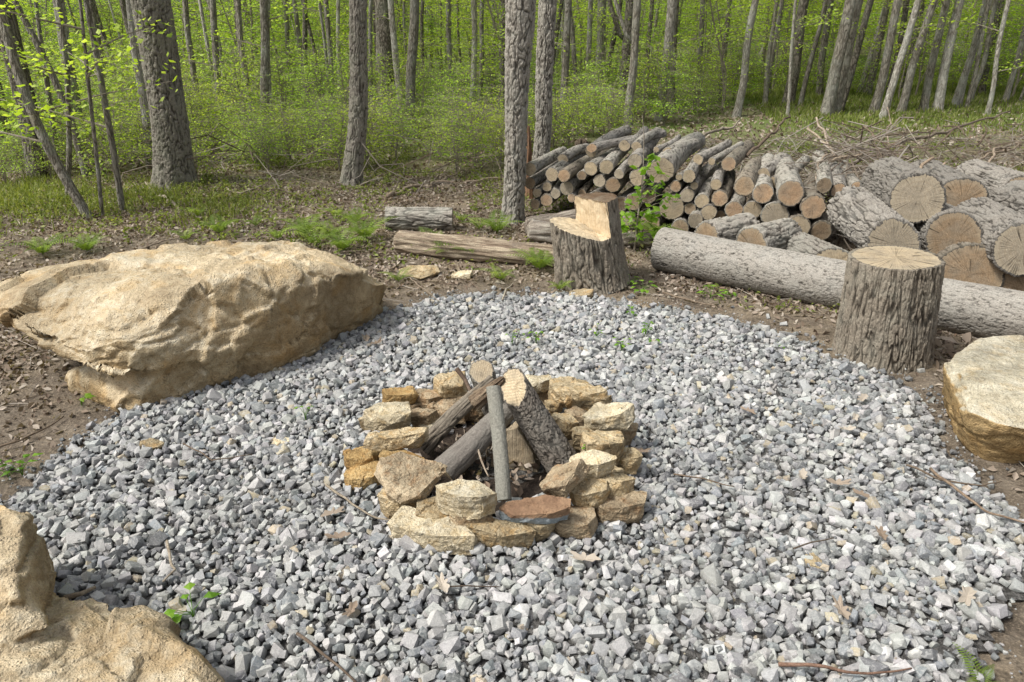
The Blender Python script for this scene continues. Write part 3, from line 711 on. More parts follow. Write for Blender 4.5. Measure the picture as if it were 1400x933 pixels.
# ================================================================ long fallen log, stumps, old logs
a = G(888, 374); b = G(1318, 463)
RL = .150; d2 = (b - a)[:2]; d2 /= np.linalg.norm(d2); nrm = np.array([-d2[1], d2[0]])
start = np.array([a[0] + nrm[0] * RL * .95, a[1] + nrm[1] * RL * .95, RL * .98])
make_log('fallen_log', 'long straight fallen log with finely ridged pale bark lying across the right side', 'log', start, (d2[0], d2[1], -.002), 3.3, RL, RL * .96,
         M_BARK_PALE, 't', None, 240, 640, 62, .5, .0035, seed=81, bend=.02, thick=.01, nr=20, oval=.03, edge=.20, tint=(1.05, 1.06, 1.06))
# tall stump standing on the gravel edge
root = make_log('tree_stump', 'tall upright round stump with a flat sawn top on the gravel edge', 'stump', (1.955, 3.60, -.03), (-.055, .0, 1), .56, .238, .216, M_BARK_BROWN, 't', None,
         520, 200, 46, .20, .009, seed=91, thick=.016, nr=40, flare=.012, oval=.05)
# bark log and rotten log left of the twin trunks
p = G(527, 318); make_log('bark_log', 'short grey log with deep bark ridges lying behind the rotten log', 'log', (p[0], p[1] + .08, .09), (1, .03, .0), .56, .098, .095, M_BARK_GREY, 'g', None, 130, 110, 30, .25, .009, seed=101, thick=.01, nr=14)
# ================================================================ notched stump (chopping block)
def notched_stump():
    H_BACK, H_FRONT, LOW_L, LOW_C = .56, .58, .47, .37
    a0, a1 = math.radians(101), math.radians(306); R0, R1 = .245, .222
    root = thing('notched_stump', 'upright stump with a bright fresh notch cut out of its left top', 'stump', (.545, 4.80, -.01))
    root.rotation_euler = (math.radians(1), math.radians(-9), 0)
    c0 = np.array([math.cos(a0), math.sin(a0)]) * R1; c1 = np.array([math.cos(a1), math.sin(a1)]) * R1
    def low(x, y): return LOW_C + (LOW_L - LOW_C) * np.clip((-x + .02) / .24, -.2, 1.1) - .00 * y
    def high(x, y): return H_FRONT + (H_BACK - H_FRONT) * np.clip((y + .20) / .40, 0, 1)
    acc_V, acc_F, acc_e = [], [], []; off = 0
    tops = {}
    for key, s, e, fn in (('low', a0, a1, low), ('high', a1, a0 + 2 * math.pi, high)):
        n = 190; m = 130; t_ = np.linspace(s, e, n); top = fn(np.cos(t_) * R1, np.sin(t_) * R1)
        u = np.linspace(0, 1, m); U, T = np.meshgrid(u, t_, indexing='ij'); Zg = U * top[None]
        T = T.ravel(); z = Zg.ravel(); r = R0 + (R1 - R0) * z / .6
        r = r * (1 + .05 * fbm(np.stack([np.cos(T) * 1.3, np.sin(T) * 1.3, z], 1), 2, 555)) + .02 * np.exp(-z / .05)
        d, ev = bark_disp(None, T, z, np.full(len(T), .23), 36, .2, .012, 557); r = r + d
        V = np.stack([np.cos(T) * r, np.sin(T) * r, z], 1)
        rim = V.reshape(m, n, 3)[-1]; tops[key] = rim
        F = grid_faces(n, m, False, off); acc_V.append(V); acc_F.append(F); acc_e.append(ev); off += len(V)
    link('bark', mesh('bark', np.concatenate(acc_V), acc_F, [M_BARK_BROWN], [0, 0], True, {'crev': np.concatenate(acc_e)}), root)
    # sawn faces: strips from the rim to the chord
    for key, fn, cc, nm in (('low', low, CUTC['f'], 'fresh_cut'), ('high', high, CUTC['d'], 'old_cut')):
        rim = tops[key]; n = len(rim); A_, B_ = rim[0], rim[-1]; ch = A_[None] + (B_ - A_)[None] * np.linspace(0, 1, n)[:, None]
        ch[:, 2] = fn(ch[:, 0], ch[:, 1])
        k = 26; s = np.linspace(0, 1, k)[:, None, None]; inner = rim * 1.
        V = (inner[None] * (1 - s) + ch[None] * s).reshape(-1, 3)
        W = V.copy(); W[:, 2] = fn(V[:, 0], V[:, 1]); W[:, 2] += fbm(V * 30, 2, 9) * .007; W[:n, 2] = rim[:, 2]; W[-n:, 2] = ch[:, 2]
        o = link(nm, mesh(nm, W, [grid_faces(n, k, False)], [M_CUT], [0], False, {'rim': np.zeros(len(W))}), root); o.color = (*cc, 1)
    A_, B_ = tops['low'][0], tops['low'][-1]; n = 30; m = 30
    ch = A_[None] + (B_ - A_)[None] * np.linspace(0, 1, n)[:, None]
    zl = low(ch[:, 0], ch[:, 1]); zh = high(ch[:, 0], ch[:, 1]); u = np.linspace(0, 1, m)[:, None]
    V = np.stack([np.repeat(ch[None, :, 0], m, 0), np.repeat(ch[None, :, 1], m, 0), zl[None] * (1 - u) + zh[None] * u], 2).reshape(-1, 3)
    nn = np.array([-(B_ - A_)[1], (B_ - A_)[0]]); nn /= np.linalg.norm(nn)
    V[:, :2] += (fbm(V * 18, 3, 3) * .009)[:, None] * nn
    o = link('split_face', mesh('split_face', V, [grid_faces(n, m, False)], [M_SPLIT], [0], False), root); o.color = (*CUTC['f'], 1)
N = NT('split_wood'); v = N.coord((1, 1, .12)); g1 = N.noise(v, 60, 5, .65, .6); g2 = N.noise(N.coord(), 6, 3); f = N.noise(N.coord(), 150, 3, .7)
c = N.mix(N.ramp(g1, [(.35, 0.), (.68, .6)]), N.ocol(), N.mix(1., N.ocol(), (.62, .48, .34), 'MULTIPLY'))
c = N.mix(N.ramp(g2, [(.55, 0.), (.75, .5)]), c, (.36, .22, .11)); c = N.mix(1., c, N.ramp(f, [(.3, .8), (.7, 1.15)]), 'MULTIPLY')
N.base(c); N.bump(N.math('ADD', g1, N.math('MULTIPLY', f, .3)), .6, .006); M_SPLIT = N.m
notched_stump()

# rotten log: broken, stripped, pale
N = NT('rotten_wood'); v = N.coord((1, 1, .12)); g1 = N.noise(v, 34, 6, .7, 1.2); g2 = N.noise(N.coord((1, 1, .6)), 6, 4, .6); f = N.noise(N.coord(), 120, 4, .7)
c = N.ramp(g1, [(.3, (.10, .065, .045)), (.48, (.30, .235, .17)), (.62, (.50, .42, .31)), (.8, (.60, .52, .40))])
c = N.mix(N.ramp(g2, [(.50, 0.), (.66, .8)]), c, (.22, .185, .15)); c = N.mix(1., c, N.ramp(f, [(.3, .6), (.7, 1.25)]), 'MULTIPLY')
c = N.mix(1., c, N.ocol(), 'MULTIPLY')
N.base(c); N.bump(N.math('ADD', g1, N.math('MULTIPLY', f, .4)), 1., .015); M_ROT = N.m
def rough_log(name, label, a, b, r0, r1, seed, mat, lump=.35, parent=None, tint=(1, 1, 1), nu=64, nv=110, crack=.25):
    a = np.array(a, float); b = np.array(b, float); L = np.linalg.norm(b - a)
    t_ = np.linspace(0, 2 * math.pi, nu, endpoint=False); u = np.linspace(0, 1, nv); T, U = np.meshgrid(t_, u); T = T.ravel(); U = U.ravel()
    p = np.stack([np.cos(T) * 1.2, np.sin(T) * 1.2, U * L * 3], 1)
    r = (r0 + (r1 - r0) * U) * (1 + lump * fbm(p, 3, seed)) - crack * r0 * np.abs(fbm(p * [3, 3, .8], 3, seed + 4)) ** .8
    end = np.minimum(U, 1 - U) * L; r = r * np.sqrt(np.clip(end / (r0 * .35) + .25 + .3 * fbm(p * 4, 2, seed + 8), .02, 1))
    V = np.stack([np.cos(T) * r, np.sin(T) * r, U * L + .08 * r0 * fbm(p * 3, 2, seed + 1)], 1)
    n = len(V); V = np.concatenate([V, [[0, 0, 0], [0, 0, L]]]); i = np.arange(nu); i2 = (i + 1) % nu; o_ = (nv - 1) * nu
    o = link(name, mesh(name, V, [grid_faces(nu, nv)[:, ::-1], np.stack([i, i2, np.full(nu, n)], 1), np.stack([i + o_, np.full(nu, n + 1), i2 + o_], 1)], [mat], [0, 0, 0], True), parent)
    o.location = a; orient(o, b - a); o.color = (*tint, 1); return o
p, q = G(540, 350), G(770, 372)
tag(rough_log('rotten_log', '', (p[0], p[1] + .09, .085), (q[0], q[1] + .12, .06), .095, .085, 3, M_ROT), 'crumbling bare log with peeling pale wood lying among ferns', 'log')
p, q = G(722, 338), G(900, 352)
tag(rough_log('weathered_log', '', (p[0], p[1] + .15, .085), (q[0], q[1] + .25, .05), .10, .06, 7, M_ROT, .5, tint=(.95, 1.05, 1.2)), 'pale lumpy weathered log behind the notched stump', 'log')
p = PY(760, 308, 6.0)
tag(rough_log('weathered_log', '', (p[0] - .25, 5.95, .07), (p[0] + .35, 6.15, .12), .08, .09, 9, M_ROT, .5, tint=(.75, .8, .9)), 'dull grey rotting chunk between the twin trunks and the notched stump', 'log')

# ================================================================ rocks
def refine(V, F, maxlen):
    bm = bmesh.new(); vs = [bm.verts.new(v) for v in V]
    for f in F: bm.faces.new([vs[i] for i in f])
    for _ in range(6):
        E = [e for e in bm.edges if e.calc_length() > maxlen]
        if not E: break
        bmesh.ops.subdivide_edges(bm, edges=E, cuts=1, use_grid_fill=False); bmesh.ops.triangulate(bm, faces=[f for f in bm.faces if len(f.verts) > 3])
    me = bpy.data.meshes.new('t'); bm.to_mesh(me); bm.free(); return me
def mesh_np(me):
    V = np.empty(len(me.vertices) * 3, np.float32); me.vertices.foreach_get('co', V)
    n = np.empty(len(me.vertices) * 3, np.float32); me.vertex_normals.foreach_get('vector', n)
    return V.reshape(-1, 3).astype(float), n.reshape(-1, 3).astype(float)
def setV(me, V): me.vertices.foreach_set('co', np.asarray(V, np.float32).ravel()); me.update()
M_STONE = [mat_sand('tan_stone', (.36, .275, .16), (.52, .42, .265), (.64, .55, .385), (.50, .31, .12), .65, .75, 4., .22),
           mat_sand('cream_stone', (.50, .42, .28), (.64, .56, .40), (.76, .70, .55), (.52, .36, .15), .45, .5, 4., .15),
           mat_sand('rust_stone', (.36, .22, .09), (.52, .36, .16), (.60, .46, .25), (.44, .24, .075), .6, .5, 4., .4),
           mat_sand('brown_stone', (.25, .19, .12), (.42, .335, .225), (.55, .46, .32), (.36, .20, .09), .6, .55, 4., .35)]
def stone(label, zx, zy, zw, zh, z, kind, seed, thick=None, rot=None, tilt=(0, 0), name='ring_stone', group='stones of the fire ring', tint=1.):
    px, py = Z1(zx, zy); p = G(px, py, z); dp = depth(p); zw = zw * (1.12 if name == 'ring_stone' else 1); zh = zh * (1.14 if name == 'ring_stone' else 1)
    w_ = zw / 2.9167 * dp / FPX; h = zh / 2.9167 * dp / FPX
    r = np.random.RandomState(seed); t = thick or float(np.clip(h * r.uniform(.52, .7), .045, .10)); dd = float(np.clip((h - t * .84) / .56, .07, .24))
    m_ = r.randint(5, 8); an = np.sort((np.arange(m_) + r.uniform(-.33, .33, m_)) * 6.283 / m_ + r.uniform(0, 6.28)); rd_ = r.uniform(.80, 1.18, m_)
    top = np.stack([np.cos(an) * rd_, np.sin(an) * rd_, 1 + r.normal(0, .16, m_)], 1); sh = r.normal(0, .08, 2)
    bot = np.stack([np.cos(an) * rd_ * r.uniform(.78, 1.08, m_) + sh[0], np.sin(an) * rd_ * r.uniform(.78, 1.08, m_) + sh[1], -1 + r.normal(0, .16, m_)], 1)
    mid_ = np.stack([np.cos(an + .4) * rd_ * 1.0, np.sin(an + .4) * rd_ * 1.0, r.uniform(-.6, .6, m_)], 1)
    q = np.concatenate([top, bot, mid_[:4]]) * np.array([w_, dd, t * .92]) / 2 * [1.06, 1.12, 1.]
    V, F = hull_mesh(q); me = refine(V, F, .0075); V, nn = mesh_np(me); me.name = 'stone'
    V0 = V.copy(); k = seed * 3.1
    layers = fbm(np.stack([V[:, 0] * 6, V[:, 1] * 6, V[:, 2] * 70], 1) + k, 3, seed)
    V = V + nn * (facets(V * 13 + k, seed) * .006)[:, None]
    V = V + nn * (fbm(V * 14 + k, 3, seed) * .005 + fbm(V * 55 + k, 3, seed + 1) * .0045)[:, None]
    side = 1 - np.abs(nn[:, 2:3]); V[:, :2] += nn[:, :2] * (layers[:, None] * .003) * side
    setV(me, V); me.materials.append(M_STONE[kind])
    me.polygons.foreach_set('use_smooth', np.zeros(len(me.polygons), bool))
    o = link(name, me, None, (p[0], p[1], z)); tag(o, label, 'stone', group)
    a = rot if rot is not None else r.uniform(-.35, .35); o.rotation_euler = (math.radians(tilt[0]) + r.uniform(-.13, .13), math.radians(tilt[1]) + r.uniform(-.13, .13), a)
    tt = tint * r.uniform(.92, 1.06); o.color = (tt, tt, tt, 1)
    return o
# zoom x, y, w, h, z, material, label
LO, MI, HI = .055, .115, .175
ring = [
 (577, 650, 240, 130, HI - .02, 1, 'brightest cream block lying at the front of the ring beside the thin upright stick', dict(thick=.085)),
 (485, 692, 190, 105, MI - .03, 0, 'thin tan slab wedged under the left end of the brightest cream block', dict(thick=.04)),
 (430, 785, 300, 150, LO, 1, 'largest pale cream slab at the lower front left, touching the gravel', dict(thick=.09)),
 (318, 660, 200, 140, MI - .04, 0, 'tan slab with a dark end at the left front, under the mottled leaning one', dict()),
 (352, 562, 215, 150, HI - .025, 3, 'mottled brown and cream slab leaning inward at the left front', dict(thick=.05, tilt=(18, 12))),
 (710, 792, 280, 120, LO, 0, 'long tan slab at the very front, touching the gravel under the thin stick', dict(thick=.085)),
 (850, 705, 255, 105, MI + .005, 4, 'rust brown slab with a blue grey broken front edge', dict(thick=.06, tilt=(6, -8))),
 (1000, 738, 180, 120, LO, 3, 'rusty brown slab at the right front behind the blue grey edged one', dict()),
 (965, 575, 165, 120, HI, 3, 'rust mottled stone tipped up on edge at the right front', dict(thick=.07, tilt=(0, -35))),
 (1060, 622, 165, 105, MI, 0, 'tan stone below the tipped rust mottled one, a small green sprig on it', dict()),
 (1088, 520, 160, 110, HI, 1, 'rounded pale tan stone on top of the right side', dict(thick=.08)),
 (1128, 448, 155, 140, HI - .03, 0, 'rounded golden tan stone behind the rounded pale one on the right', dict(thick=.10)),
 (1135, 328, 185, 120, HI, 1, 'pale cream and rust stone jutting out at the upper right', dict(thick=.08, tilt=(0, -10))),
 (1220, 495, 90, 95, MI - .03, 0, 'small tan stone at the outer right edge', dict()),
 (1168, 612, 125, 140, MI - .02, 0, 'upright tan block on the right above the low brown slab', dict(thick=.11)),
 (1200, 680, 190, 130, LO, 3, 'low brown slab sticking out furthest at the lower right', dict(thick=.08)),
 (985, 228, 165, 125, HI - .02, 0, 'broad yellow tan stone at the back right under a flat one', dict(thick=.08)),
 (1060, 230, 125, 65, HI + .045, 0, 'small flat brown edged slab on top of the yellow tan one at the back right', dict(thick=.04)),
 (862, 190, 115, 85, HI - .02, 1, 'tan stone at the back just right of the thick bark log top', dict()),
 (925, 278, 80, 60, MI, 0, 'little tan stone on the inner back right wall', dict(thick=.06)),
 (965, 352, 95, 100, MI, 0, 'yellow stone on the inner right wall beside the thick bark log', dict(thick=.08)),
 (1018, 332, 85, 85, MI - .02, 3, 'dull brown stone between the yellow inner one and the jutting cream one', dict(thick=.07)),
 (512, 202, 130, 105, HI - .01, 0, 'light tan stone at the back left near the round topped log', dict(thick=.085)),
 (418, 250, 110, 70, MI + .01, 3, 'brown stone at the back left between the rusty corner one and the light tan one', dict(thick=.05)),
 (492, 285, 140, 95, MI - .02, 3, 'flat grey brown stone on the inner back left wall', dict(thick=.06)),
 (308, 248, 130, 75, MI + .03, 2, 'rusty orange stone at the back left corner', dict(thick=.07)),
 (275, 322, 185, 115, MI + .03, 1, 'broad cream stone at the upper left', dict(thick=.07)),
 (398, 325, 95, 85, MI - .02, 3, 'dull stone on the inner left wall beside the broad cream one', dict(thick=.06)),
 (302, 410, 215, 90, HI - .01, 0, 'tan brown edged stone overhanging on the left side', dict(thick=.06)),
 (172, 500, 140, 120, LO + .01, 2, 'orange stone at the outer left edge', dict(thick=.09)),
 (308, 488, 180, 70, MI + .01, 2, 'golden slab under the overhanging left stone', dict(thick=.05)),
 (180, 562, 170, 115, LO - .01, 2, 'low rust orange stone at the bottom of the outer left edge', dict(thick=.08)),
 (432, 372, 95, 80, LO, 1, 'light grey stone low on the inner left wall behind the log ends', dict(thick=.06)),
 (1042, 410, 90, 80, MI, 0, 'tan stone low on the inner right wall', dict(thick=.07)),
 (1010, 455, 90, 60, LO, 3, 'dark stone at the foot of the thick bark log', dict(thick=.06)),
 (700, 270, 150, 90, LO + .03, 0, 'hidden looking tan stone at the back of the ring behind the leaning logs', dict(thick=.10)),
 (590, 290, 130, 90, LO + .03, 3, 'brown stone at the inner back behind the two left leaning logs', dict(thick=.09)),
 (240, 355, 150, 110, LO, 0, 'tan base stone at the left under the broad cream one', dict(thick=.09)),
 (1180, 400, 130, 110, LO + .02, 3, 'brown base stone under the jutting cream one at the right', dict(thick=.10)),
 (1085, 290, 140, 90, LO + .03, 0, 'tan base stone at the back right below the flat brown edged slab', dict(thick=.10)),
 (330, 300, 130, 80, LO + .02, 3, 'brown base stone below the rusty corner one', dict(thick=.09)),
 (500, 255, 150, 90, LO + .02, 0, 'tan base stone at the back left under the light tan one', dict(thick=.10)),
 (860, 245, 130, 90, LO + .02, 3, 'brown base stone at the back under the tan one right of the thick bark log', dict(thick=.10)),
 (1110, 560, 150, 90, LO + .01, 0, 'tan base stone under the rounded pale one on the right', dict(thick=.09)),
 (600, 735, 160, 90, LO + .03, 3, 'brown base stone in the shadow under the brightest cream block', dict(thick=.08)),
 (860, 765, 120, 80, LO, 0, 'tan base stone under the blue grey edged slab', dict(thick=.08)),
]
# blue grey fracture stone
N = NT('slate_rust_stone'); v = N.coord(); a = N.noise(v, 9, 5, .65); f = N.noise(v, 120, 3, .7); sp = N.n('ShaderNodeSeparateXYZ'); N.l(v, sp.inputs[0])
k = N.math('ADD', N.math('MULTIPLY', sp.outputs[2], -22.), N.math('MULTIPLY', a, .9)); k = N.math('SUBTRACT', k, N.math('MULTIPLY', sp.outputs[0], 3.5))
c = N.mix(N.ramp(k, [(.18, 0.), (.34, 1.)]), N.ramp(a, [(.3, (.14, .08, .05)), (.6, (.28, .18, .11)), (.8, (.40, .31, .20))]), N.ramp(a, [(.3, (.16, .19, .21)), (.7, (.30, .34, .36))]))
N.base(N.mix(1., c, N.ramp(f, [(.3, .75), (.7, 1.2)]), 'MULTIPLY')); N.bump(N.math('ADD', a, N.math('MULTIPLY', f, .4)), .8, .01); M_STONE.append(N.m)
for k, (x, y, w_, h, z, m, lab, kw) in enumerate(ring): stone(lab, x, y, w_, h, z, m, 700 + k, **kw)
# little strays on the stones and the gravel
for k, (px, py, r_, m, lab) in enumerate([(208, 609, 28, 0, 'flat tan pebble on the gravel near the big boulder'), (383, 606, 22, 1, 'round buff pebble on the gravel between boulder and fire ring'),
      (575, 652, 0, 0, ''), (1110, 770, 26, 0, 'buff pebble on the gravel at the right'), (795, 402, 30, 0, 'tan lump of earth clinging stone at the foot of the notched stump'),
      (575, 372, 48, 0, 'crumbly ochre clod on the bare earth below the rotten log'), (632, 376, 26, 1, 'small ochre clod right of the larger crumbly one')]):
    if not r_: continue
    zx, zy = (px - 440) * 2.9167, (py - 460) * 2.9167
    stone(lab, zx, zy, r_ * 2.9167, r_ * .62 * 2.9167, .02, m, 800 + k, thick=.03, name='loose_stone', group='loose pale stones')

# ---------------------------------------------------------------- boulders
def voxel(parts, size):
    bm = bmesh.new()
    for pts in parts:
        V, F = hull_mesh(pts); vs = [bm.verts.new(v) for v in V]
        for f in F: bm.faces.new([vs[i] for i in f])
    me = bpy.data.meshes.new('hulls'); bm.to_mesh(me); bm.free()
    ob = bpy.data.objects.new('hulls', me); COL.objects.link(ob)
    md = ob.modifiers.new('r', 'REMESH'); md.mode = 'VOXEL'; md.voxel_size = size
    dg = bpy.context.evaluated_depsgraph_get(); out = bpy.data.meshes.new_from_object(ob.evaluated_get(dg))
    bpy.data.objects.remove(ob); bpy.data.meshes.remove(me); return out
def relax(me, V, it, k=.5):
    E = np.empty(len(me.edges) * 2, np.int32); me.edges.foreach_get('vertices', E); E = E.reshape(-1, 2)
    deg = np.bincount(E.ravel(), minlength=len(V))[:, None]
    for _ in range(it):
        s = np.zeros_like(V)
        for a in range(3): s[:, a] = np.bincount(E[:, 0], V[E[:, 1], a], len(V)) + np.bincount(E[:, 1], V[E[:, 0], a], len(V))
        V = V * (1 - k) + k * s / np.maximum(deg, 1)
    return V
def boulder(name, label, parts, size, mat, seed, base, amps=(.05, .02, .006), smooth_it=6, facet=.03, fc=(.050, .022), ncut=64, cutmax=.10):
    base = np.array(base, float)
    me = voxel([(np.array(p_, float) - np.mean(p_, axis=0)) * 1.085 + np.mean(p_, axis=0) - base for p_ in parts], size)
    V, _ = mesh_np(me); V = relax(me, V, smooth_it); setV(me, V); V, nn = mesh_np(me)
    k = seed * 2.7; W = V + base
    rc = np.random.RandomState(seed + 200)
    for _ in range(ncut):                                   # flat fracture faces
        c = rc.normal(size=3); c[2] *= .7; c /= np.linalg.norm(c); h = V @ c; dcut = max(np.quantile(h, rc.uniform(.95, .985)), h.max() - cutmax * rc.uniform(.4, 1.)); m = h > dcut
        V[m] -= ((h[m] - dcut) * rc.uniform(.8, 1.))[:, None] * c
    V = relax(me, V, 1, .3); setV(me, V); V, nn = mesh_np(me)
    f1, f2, cid = voro(V * 3.2 + k + .35 * np.stack([fbm(V * 4, 2, seed + i) for i in range(3)], 1), seed)
    e = sst(0, .16, f2 - f1)
    d = amps[0] * fbm(V * 2.1 + k, 3, seed) + amps[1] * fbm(V * 8 + k, 3, seed + 3) + amps[2] * fbm(V * 34 + k, 3, seed + 6)
    d -= facet * .25 * (1 - e)
    wp = np.stack([fbm(V * 3 + k, 2, seed + 60 + i) for i in range(3)], 1) * .3
    d += fc[0] * facets((V * 1.9 + k + wp * .6) * [1, 1, 1.5], seed + 70) + fc[1] * facets(V * 6.5 + k + wp * 1.5, seed + 80)
    rd = np.abs(fbm(np.stack([V[:, 0] * 2.4, V[:, 1] * 2.4, V[:, 2] * 8], 1) + k, 3, seed + 30)); d -= .010 * sst(.07, .0, rd)
    V = V + nn * d[:, None]; setV(me, V); me.materials.clear(); me.materials.append(mat); me.name = name
    me.polygons.foreach_set('use_smooth', np.ones(len(me.polygons), bool))
    o = link(name, me, None, base); tag(o, label, 'boulder'); return o
M_SAND = mat_sand('sandstone', (.42, .325, .205), (.60, .495, .335), (.74, .665, .51), (.58, .38, .16), .5, .30, 1., .0, side=(.74, .69, .60))  # side tint paints shade onto the steep faces
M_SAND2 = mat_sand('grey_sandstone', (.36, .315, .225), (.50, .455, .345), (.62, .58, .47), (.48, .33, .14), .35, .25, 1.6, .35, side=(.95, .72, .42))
up = [PY(-18, 415, 3.30), PY(0, 385, 3.6), PY(60, 366, 3.75), PY(230, 352, 4.05), PY(372, 334, 4.15), PY(455, 346, 4.2), PY(505, 372, 4.25),
      PY(532, 402, 4.28), PY(540, 425, 4.2), PY(240, 402, 3.22), PY(372, 372, 3.42), PY(440, 372, 3.62), PY(300, 385, 3.32),
      PY(-5, 455, 3.10), PY(40, 478, 2.92), PY(150, 522, 2.84), PY(182, 470, 2.98), PY(260, 470, 3.05), PY(400, 455, 3.42), PY(500, 430, 3.85), PY(572, 424, 4.24), PY(560, 408, 4.27), (-1.9, 4.1, .15), (-1.0, 4.5, .1), (-.9, 4.0, .05)]
lo = [G(178, 576, -.05), G(330, 526, -.05), G(430, 510, -.05), G(480, 470, -.05), G(572, 428, -.05), G(128, 552, -.05), G(118, 520, -.05), PY(125, 500, 3.15), PY(190, 540, 3.0), PY(260, 470, 3.08),
      PY(400, 440, 3.45), PY(500, 410, 3.9), (-1.0, 4.3, -.05), (-1.7, 3.9, -.05), PY(300, 440, 3.3)]
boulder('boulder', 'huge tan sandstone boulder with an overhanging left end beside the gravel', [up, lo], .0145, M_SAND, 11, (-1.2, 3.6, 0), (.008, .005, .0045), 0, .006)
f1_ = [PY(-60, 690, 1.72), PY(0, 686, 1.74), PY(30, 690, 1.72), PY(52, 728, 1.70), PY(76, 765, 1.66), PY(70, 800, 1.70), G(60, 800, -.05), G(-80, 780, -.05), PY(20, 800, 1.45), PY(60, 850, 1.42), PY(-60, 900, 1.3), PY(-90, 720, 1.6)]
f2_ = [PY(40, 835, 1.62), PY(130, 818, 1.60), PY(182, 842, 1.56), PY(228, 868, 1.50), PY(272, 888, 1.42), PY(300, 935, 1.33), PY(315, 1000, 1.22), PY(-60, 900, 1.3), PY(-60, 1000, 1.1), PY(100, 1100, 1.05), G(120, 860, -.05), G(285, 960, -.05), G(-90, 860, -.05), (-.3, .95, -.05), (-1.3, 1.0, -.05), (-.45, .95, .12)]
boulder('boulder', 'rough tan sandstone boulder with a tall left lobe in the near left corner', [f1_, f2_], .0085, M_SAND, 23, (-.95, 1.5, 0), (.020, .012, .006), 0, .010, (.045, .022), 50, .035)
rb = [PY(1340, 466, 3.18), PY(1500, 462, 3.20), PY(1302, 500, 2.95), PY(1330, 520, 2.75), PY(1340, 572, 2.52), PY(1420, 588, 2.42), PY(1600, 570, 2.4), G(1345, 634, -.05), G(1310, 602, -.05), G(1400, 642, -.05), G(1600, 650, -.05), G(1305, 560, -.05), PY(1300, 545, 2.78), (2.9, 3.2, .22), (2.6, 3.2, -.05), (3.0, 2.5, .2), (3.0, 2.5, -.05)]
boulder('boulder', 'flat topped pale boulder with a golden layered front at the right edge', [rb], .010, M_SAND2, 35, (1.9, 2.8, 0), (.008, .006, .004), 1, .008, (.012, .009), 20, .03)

# ================================================================ the teepee of firewood inside the ring
def Pz(zx, zy, Y): return PY(*Z1(zx, zy), Y)
def Gz(zx, zy, z): return G(*Z1(zx, zy), z)
FW = 'firewood leaned together in the fire ring'
def fire_log(lab, top, bot, r0, r1, bark, cut, seed, freq=50, zr=.3, amp=.003, tint=1., bend=.0, nu=110, nv=150, nr=14, thick=.004, soft=1., face_n=None):
    d = bot - top
    return make_log('firewood_log', lab, 'log', top, d, float(np.linalg.norm(d)), r0, r1, bark, cut, FW, nu, nv, freq, zr, amp, seed, bend, tint=tint, thick=thick, nr=nr, soft=soft, face_n=face_n)
fire_log('thick dark scaly barked log leaning from the top centre to the right', Pz(765, 200, 2.52), Gz(975, 535, .04), .058, .068, M_BARK_BROWN, 'l', 41, 62, .6, .005, (.72, .73, .78), face_n=(-.52, -.50, .60))
fire_log('straight log with a round ringed top, behind the others', Pz(637, 140, 2.68), Gz(700, 330, .02), .050, .055, M_BARK_GREY, 't', 42, 50, .3, .003, .9, face_n=(.0, -.75, .75))
fire_log('thin pale grey stick standing upright at the front', Pz(684, 203, 2.44), Gz(727, 655, .07), .0255, .0265, M_BARK_PALE, 't', 43, 60, .8, .0010, (.72, .76, .74), .006, soft=.25)
fire_log('thicker smooth grey log leaning from the centre to the lower left', Pz(765, 270, 2.60), Gz(485, 540, .05), .042, .056, M_BARK_GREY, 't', 44, 35, .3, .0018, (.58, .57, .58), .01, soft=.4)
fire_log('slim weathered log leaning to the far left above the thicker one', Pz(690, 175, 2.64), Gz(405, 450, .07), .028, .036, M_BARK_GREY, 't', 45, 40, .2, .0028, (.60, .55, .50), .012)
o = rough_log('broken_branch', '', Pz(600, 265, 2.58), Pz(725, 165, 2.56), .034, .012, 51, M_ROT, .6, tint=(.62, .58, .55), nu=40, nv=60, crack=.5)
tag(o, 'torn splintered branch end resting on the tops of the leaning logs', 'branch', FW)
def wedge():                                                # split wedge with curved growth rings inside
    p = Gz(765, 520, .01); bm_pts = [(-.09, -.02, 0), (.10, -.02, 0), (.02, -.03, .19), (-.03, -.025, .17), (-.08, .12, 0), (.10, .12, 0), (.02, .10, .18), (.075, -.02, .09), (-.07, -.02, .10)]
    V, F = hull_mesh(bm_pts); me = refine(V, F, .012); V, nn = mesh_np(me); V += nn * (fbm(V * 30, 3, 4) * .004)[:, None]; setV(me, V); me.materials.append(M_CUT)
    at = me.attributes.new('rim', 'FLOAT', 'POINT')
    o = link('split_wedge', me, None, p); o.color = (*CUTC['t'], 1); o.rotation_euler = (0, 0, math.radians(-12)); tag(o, 'split wedge of tan wood with curved grain standing inside the ring', 'firewood', FW)
wedge()
def stick(name, label, pts, r0, r1, mat=None, group=None, seed=0, tint=(1, 1, 1), nu=7, wob=.0, cat='stick'):
    pts = np.array(pts, float); n = max(10, len(pts) * 5); s = np.linspace(0, len(pts) - 1, n)
    P = np.stack([np.interp(s, np.arange(len(pts)), pts[:, a]) for a in range(3)], 1)
    L = np.linalg.norm(pts[-1] - pts[0]); P = P + np.stack([fbm(P * 9 + seed + 11 * a, 2, seed) for a in range(3)], 1) * (wob or L * .04)
    A = Acc(); A.tube(P, np.linspace(r0, r1, n), nu, .6)
    o = link(name, A.build(name, mat or M_STICK, True, 'rnd'), None); o.color = (*tint, 1)
    if label: tag(o, label, cat, group)
    return o
N = NT('stick_bark'); v = N.coord(); a = N.noise(v, 40, 4, .7); b = N.noise(v, 170, 3, .7)
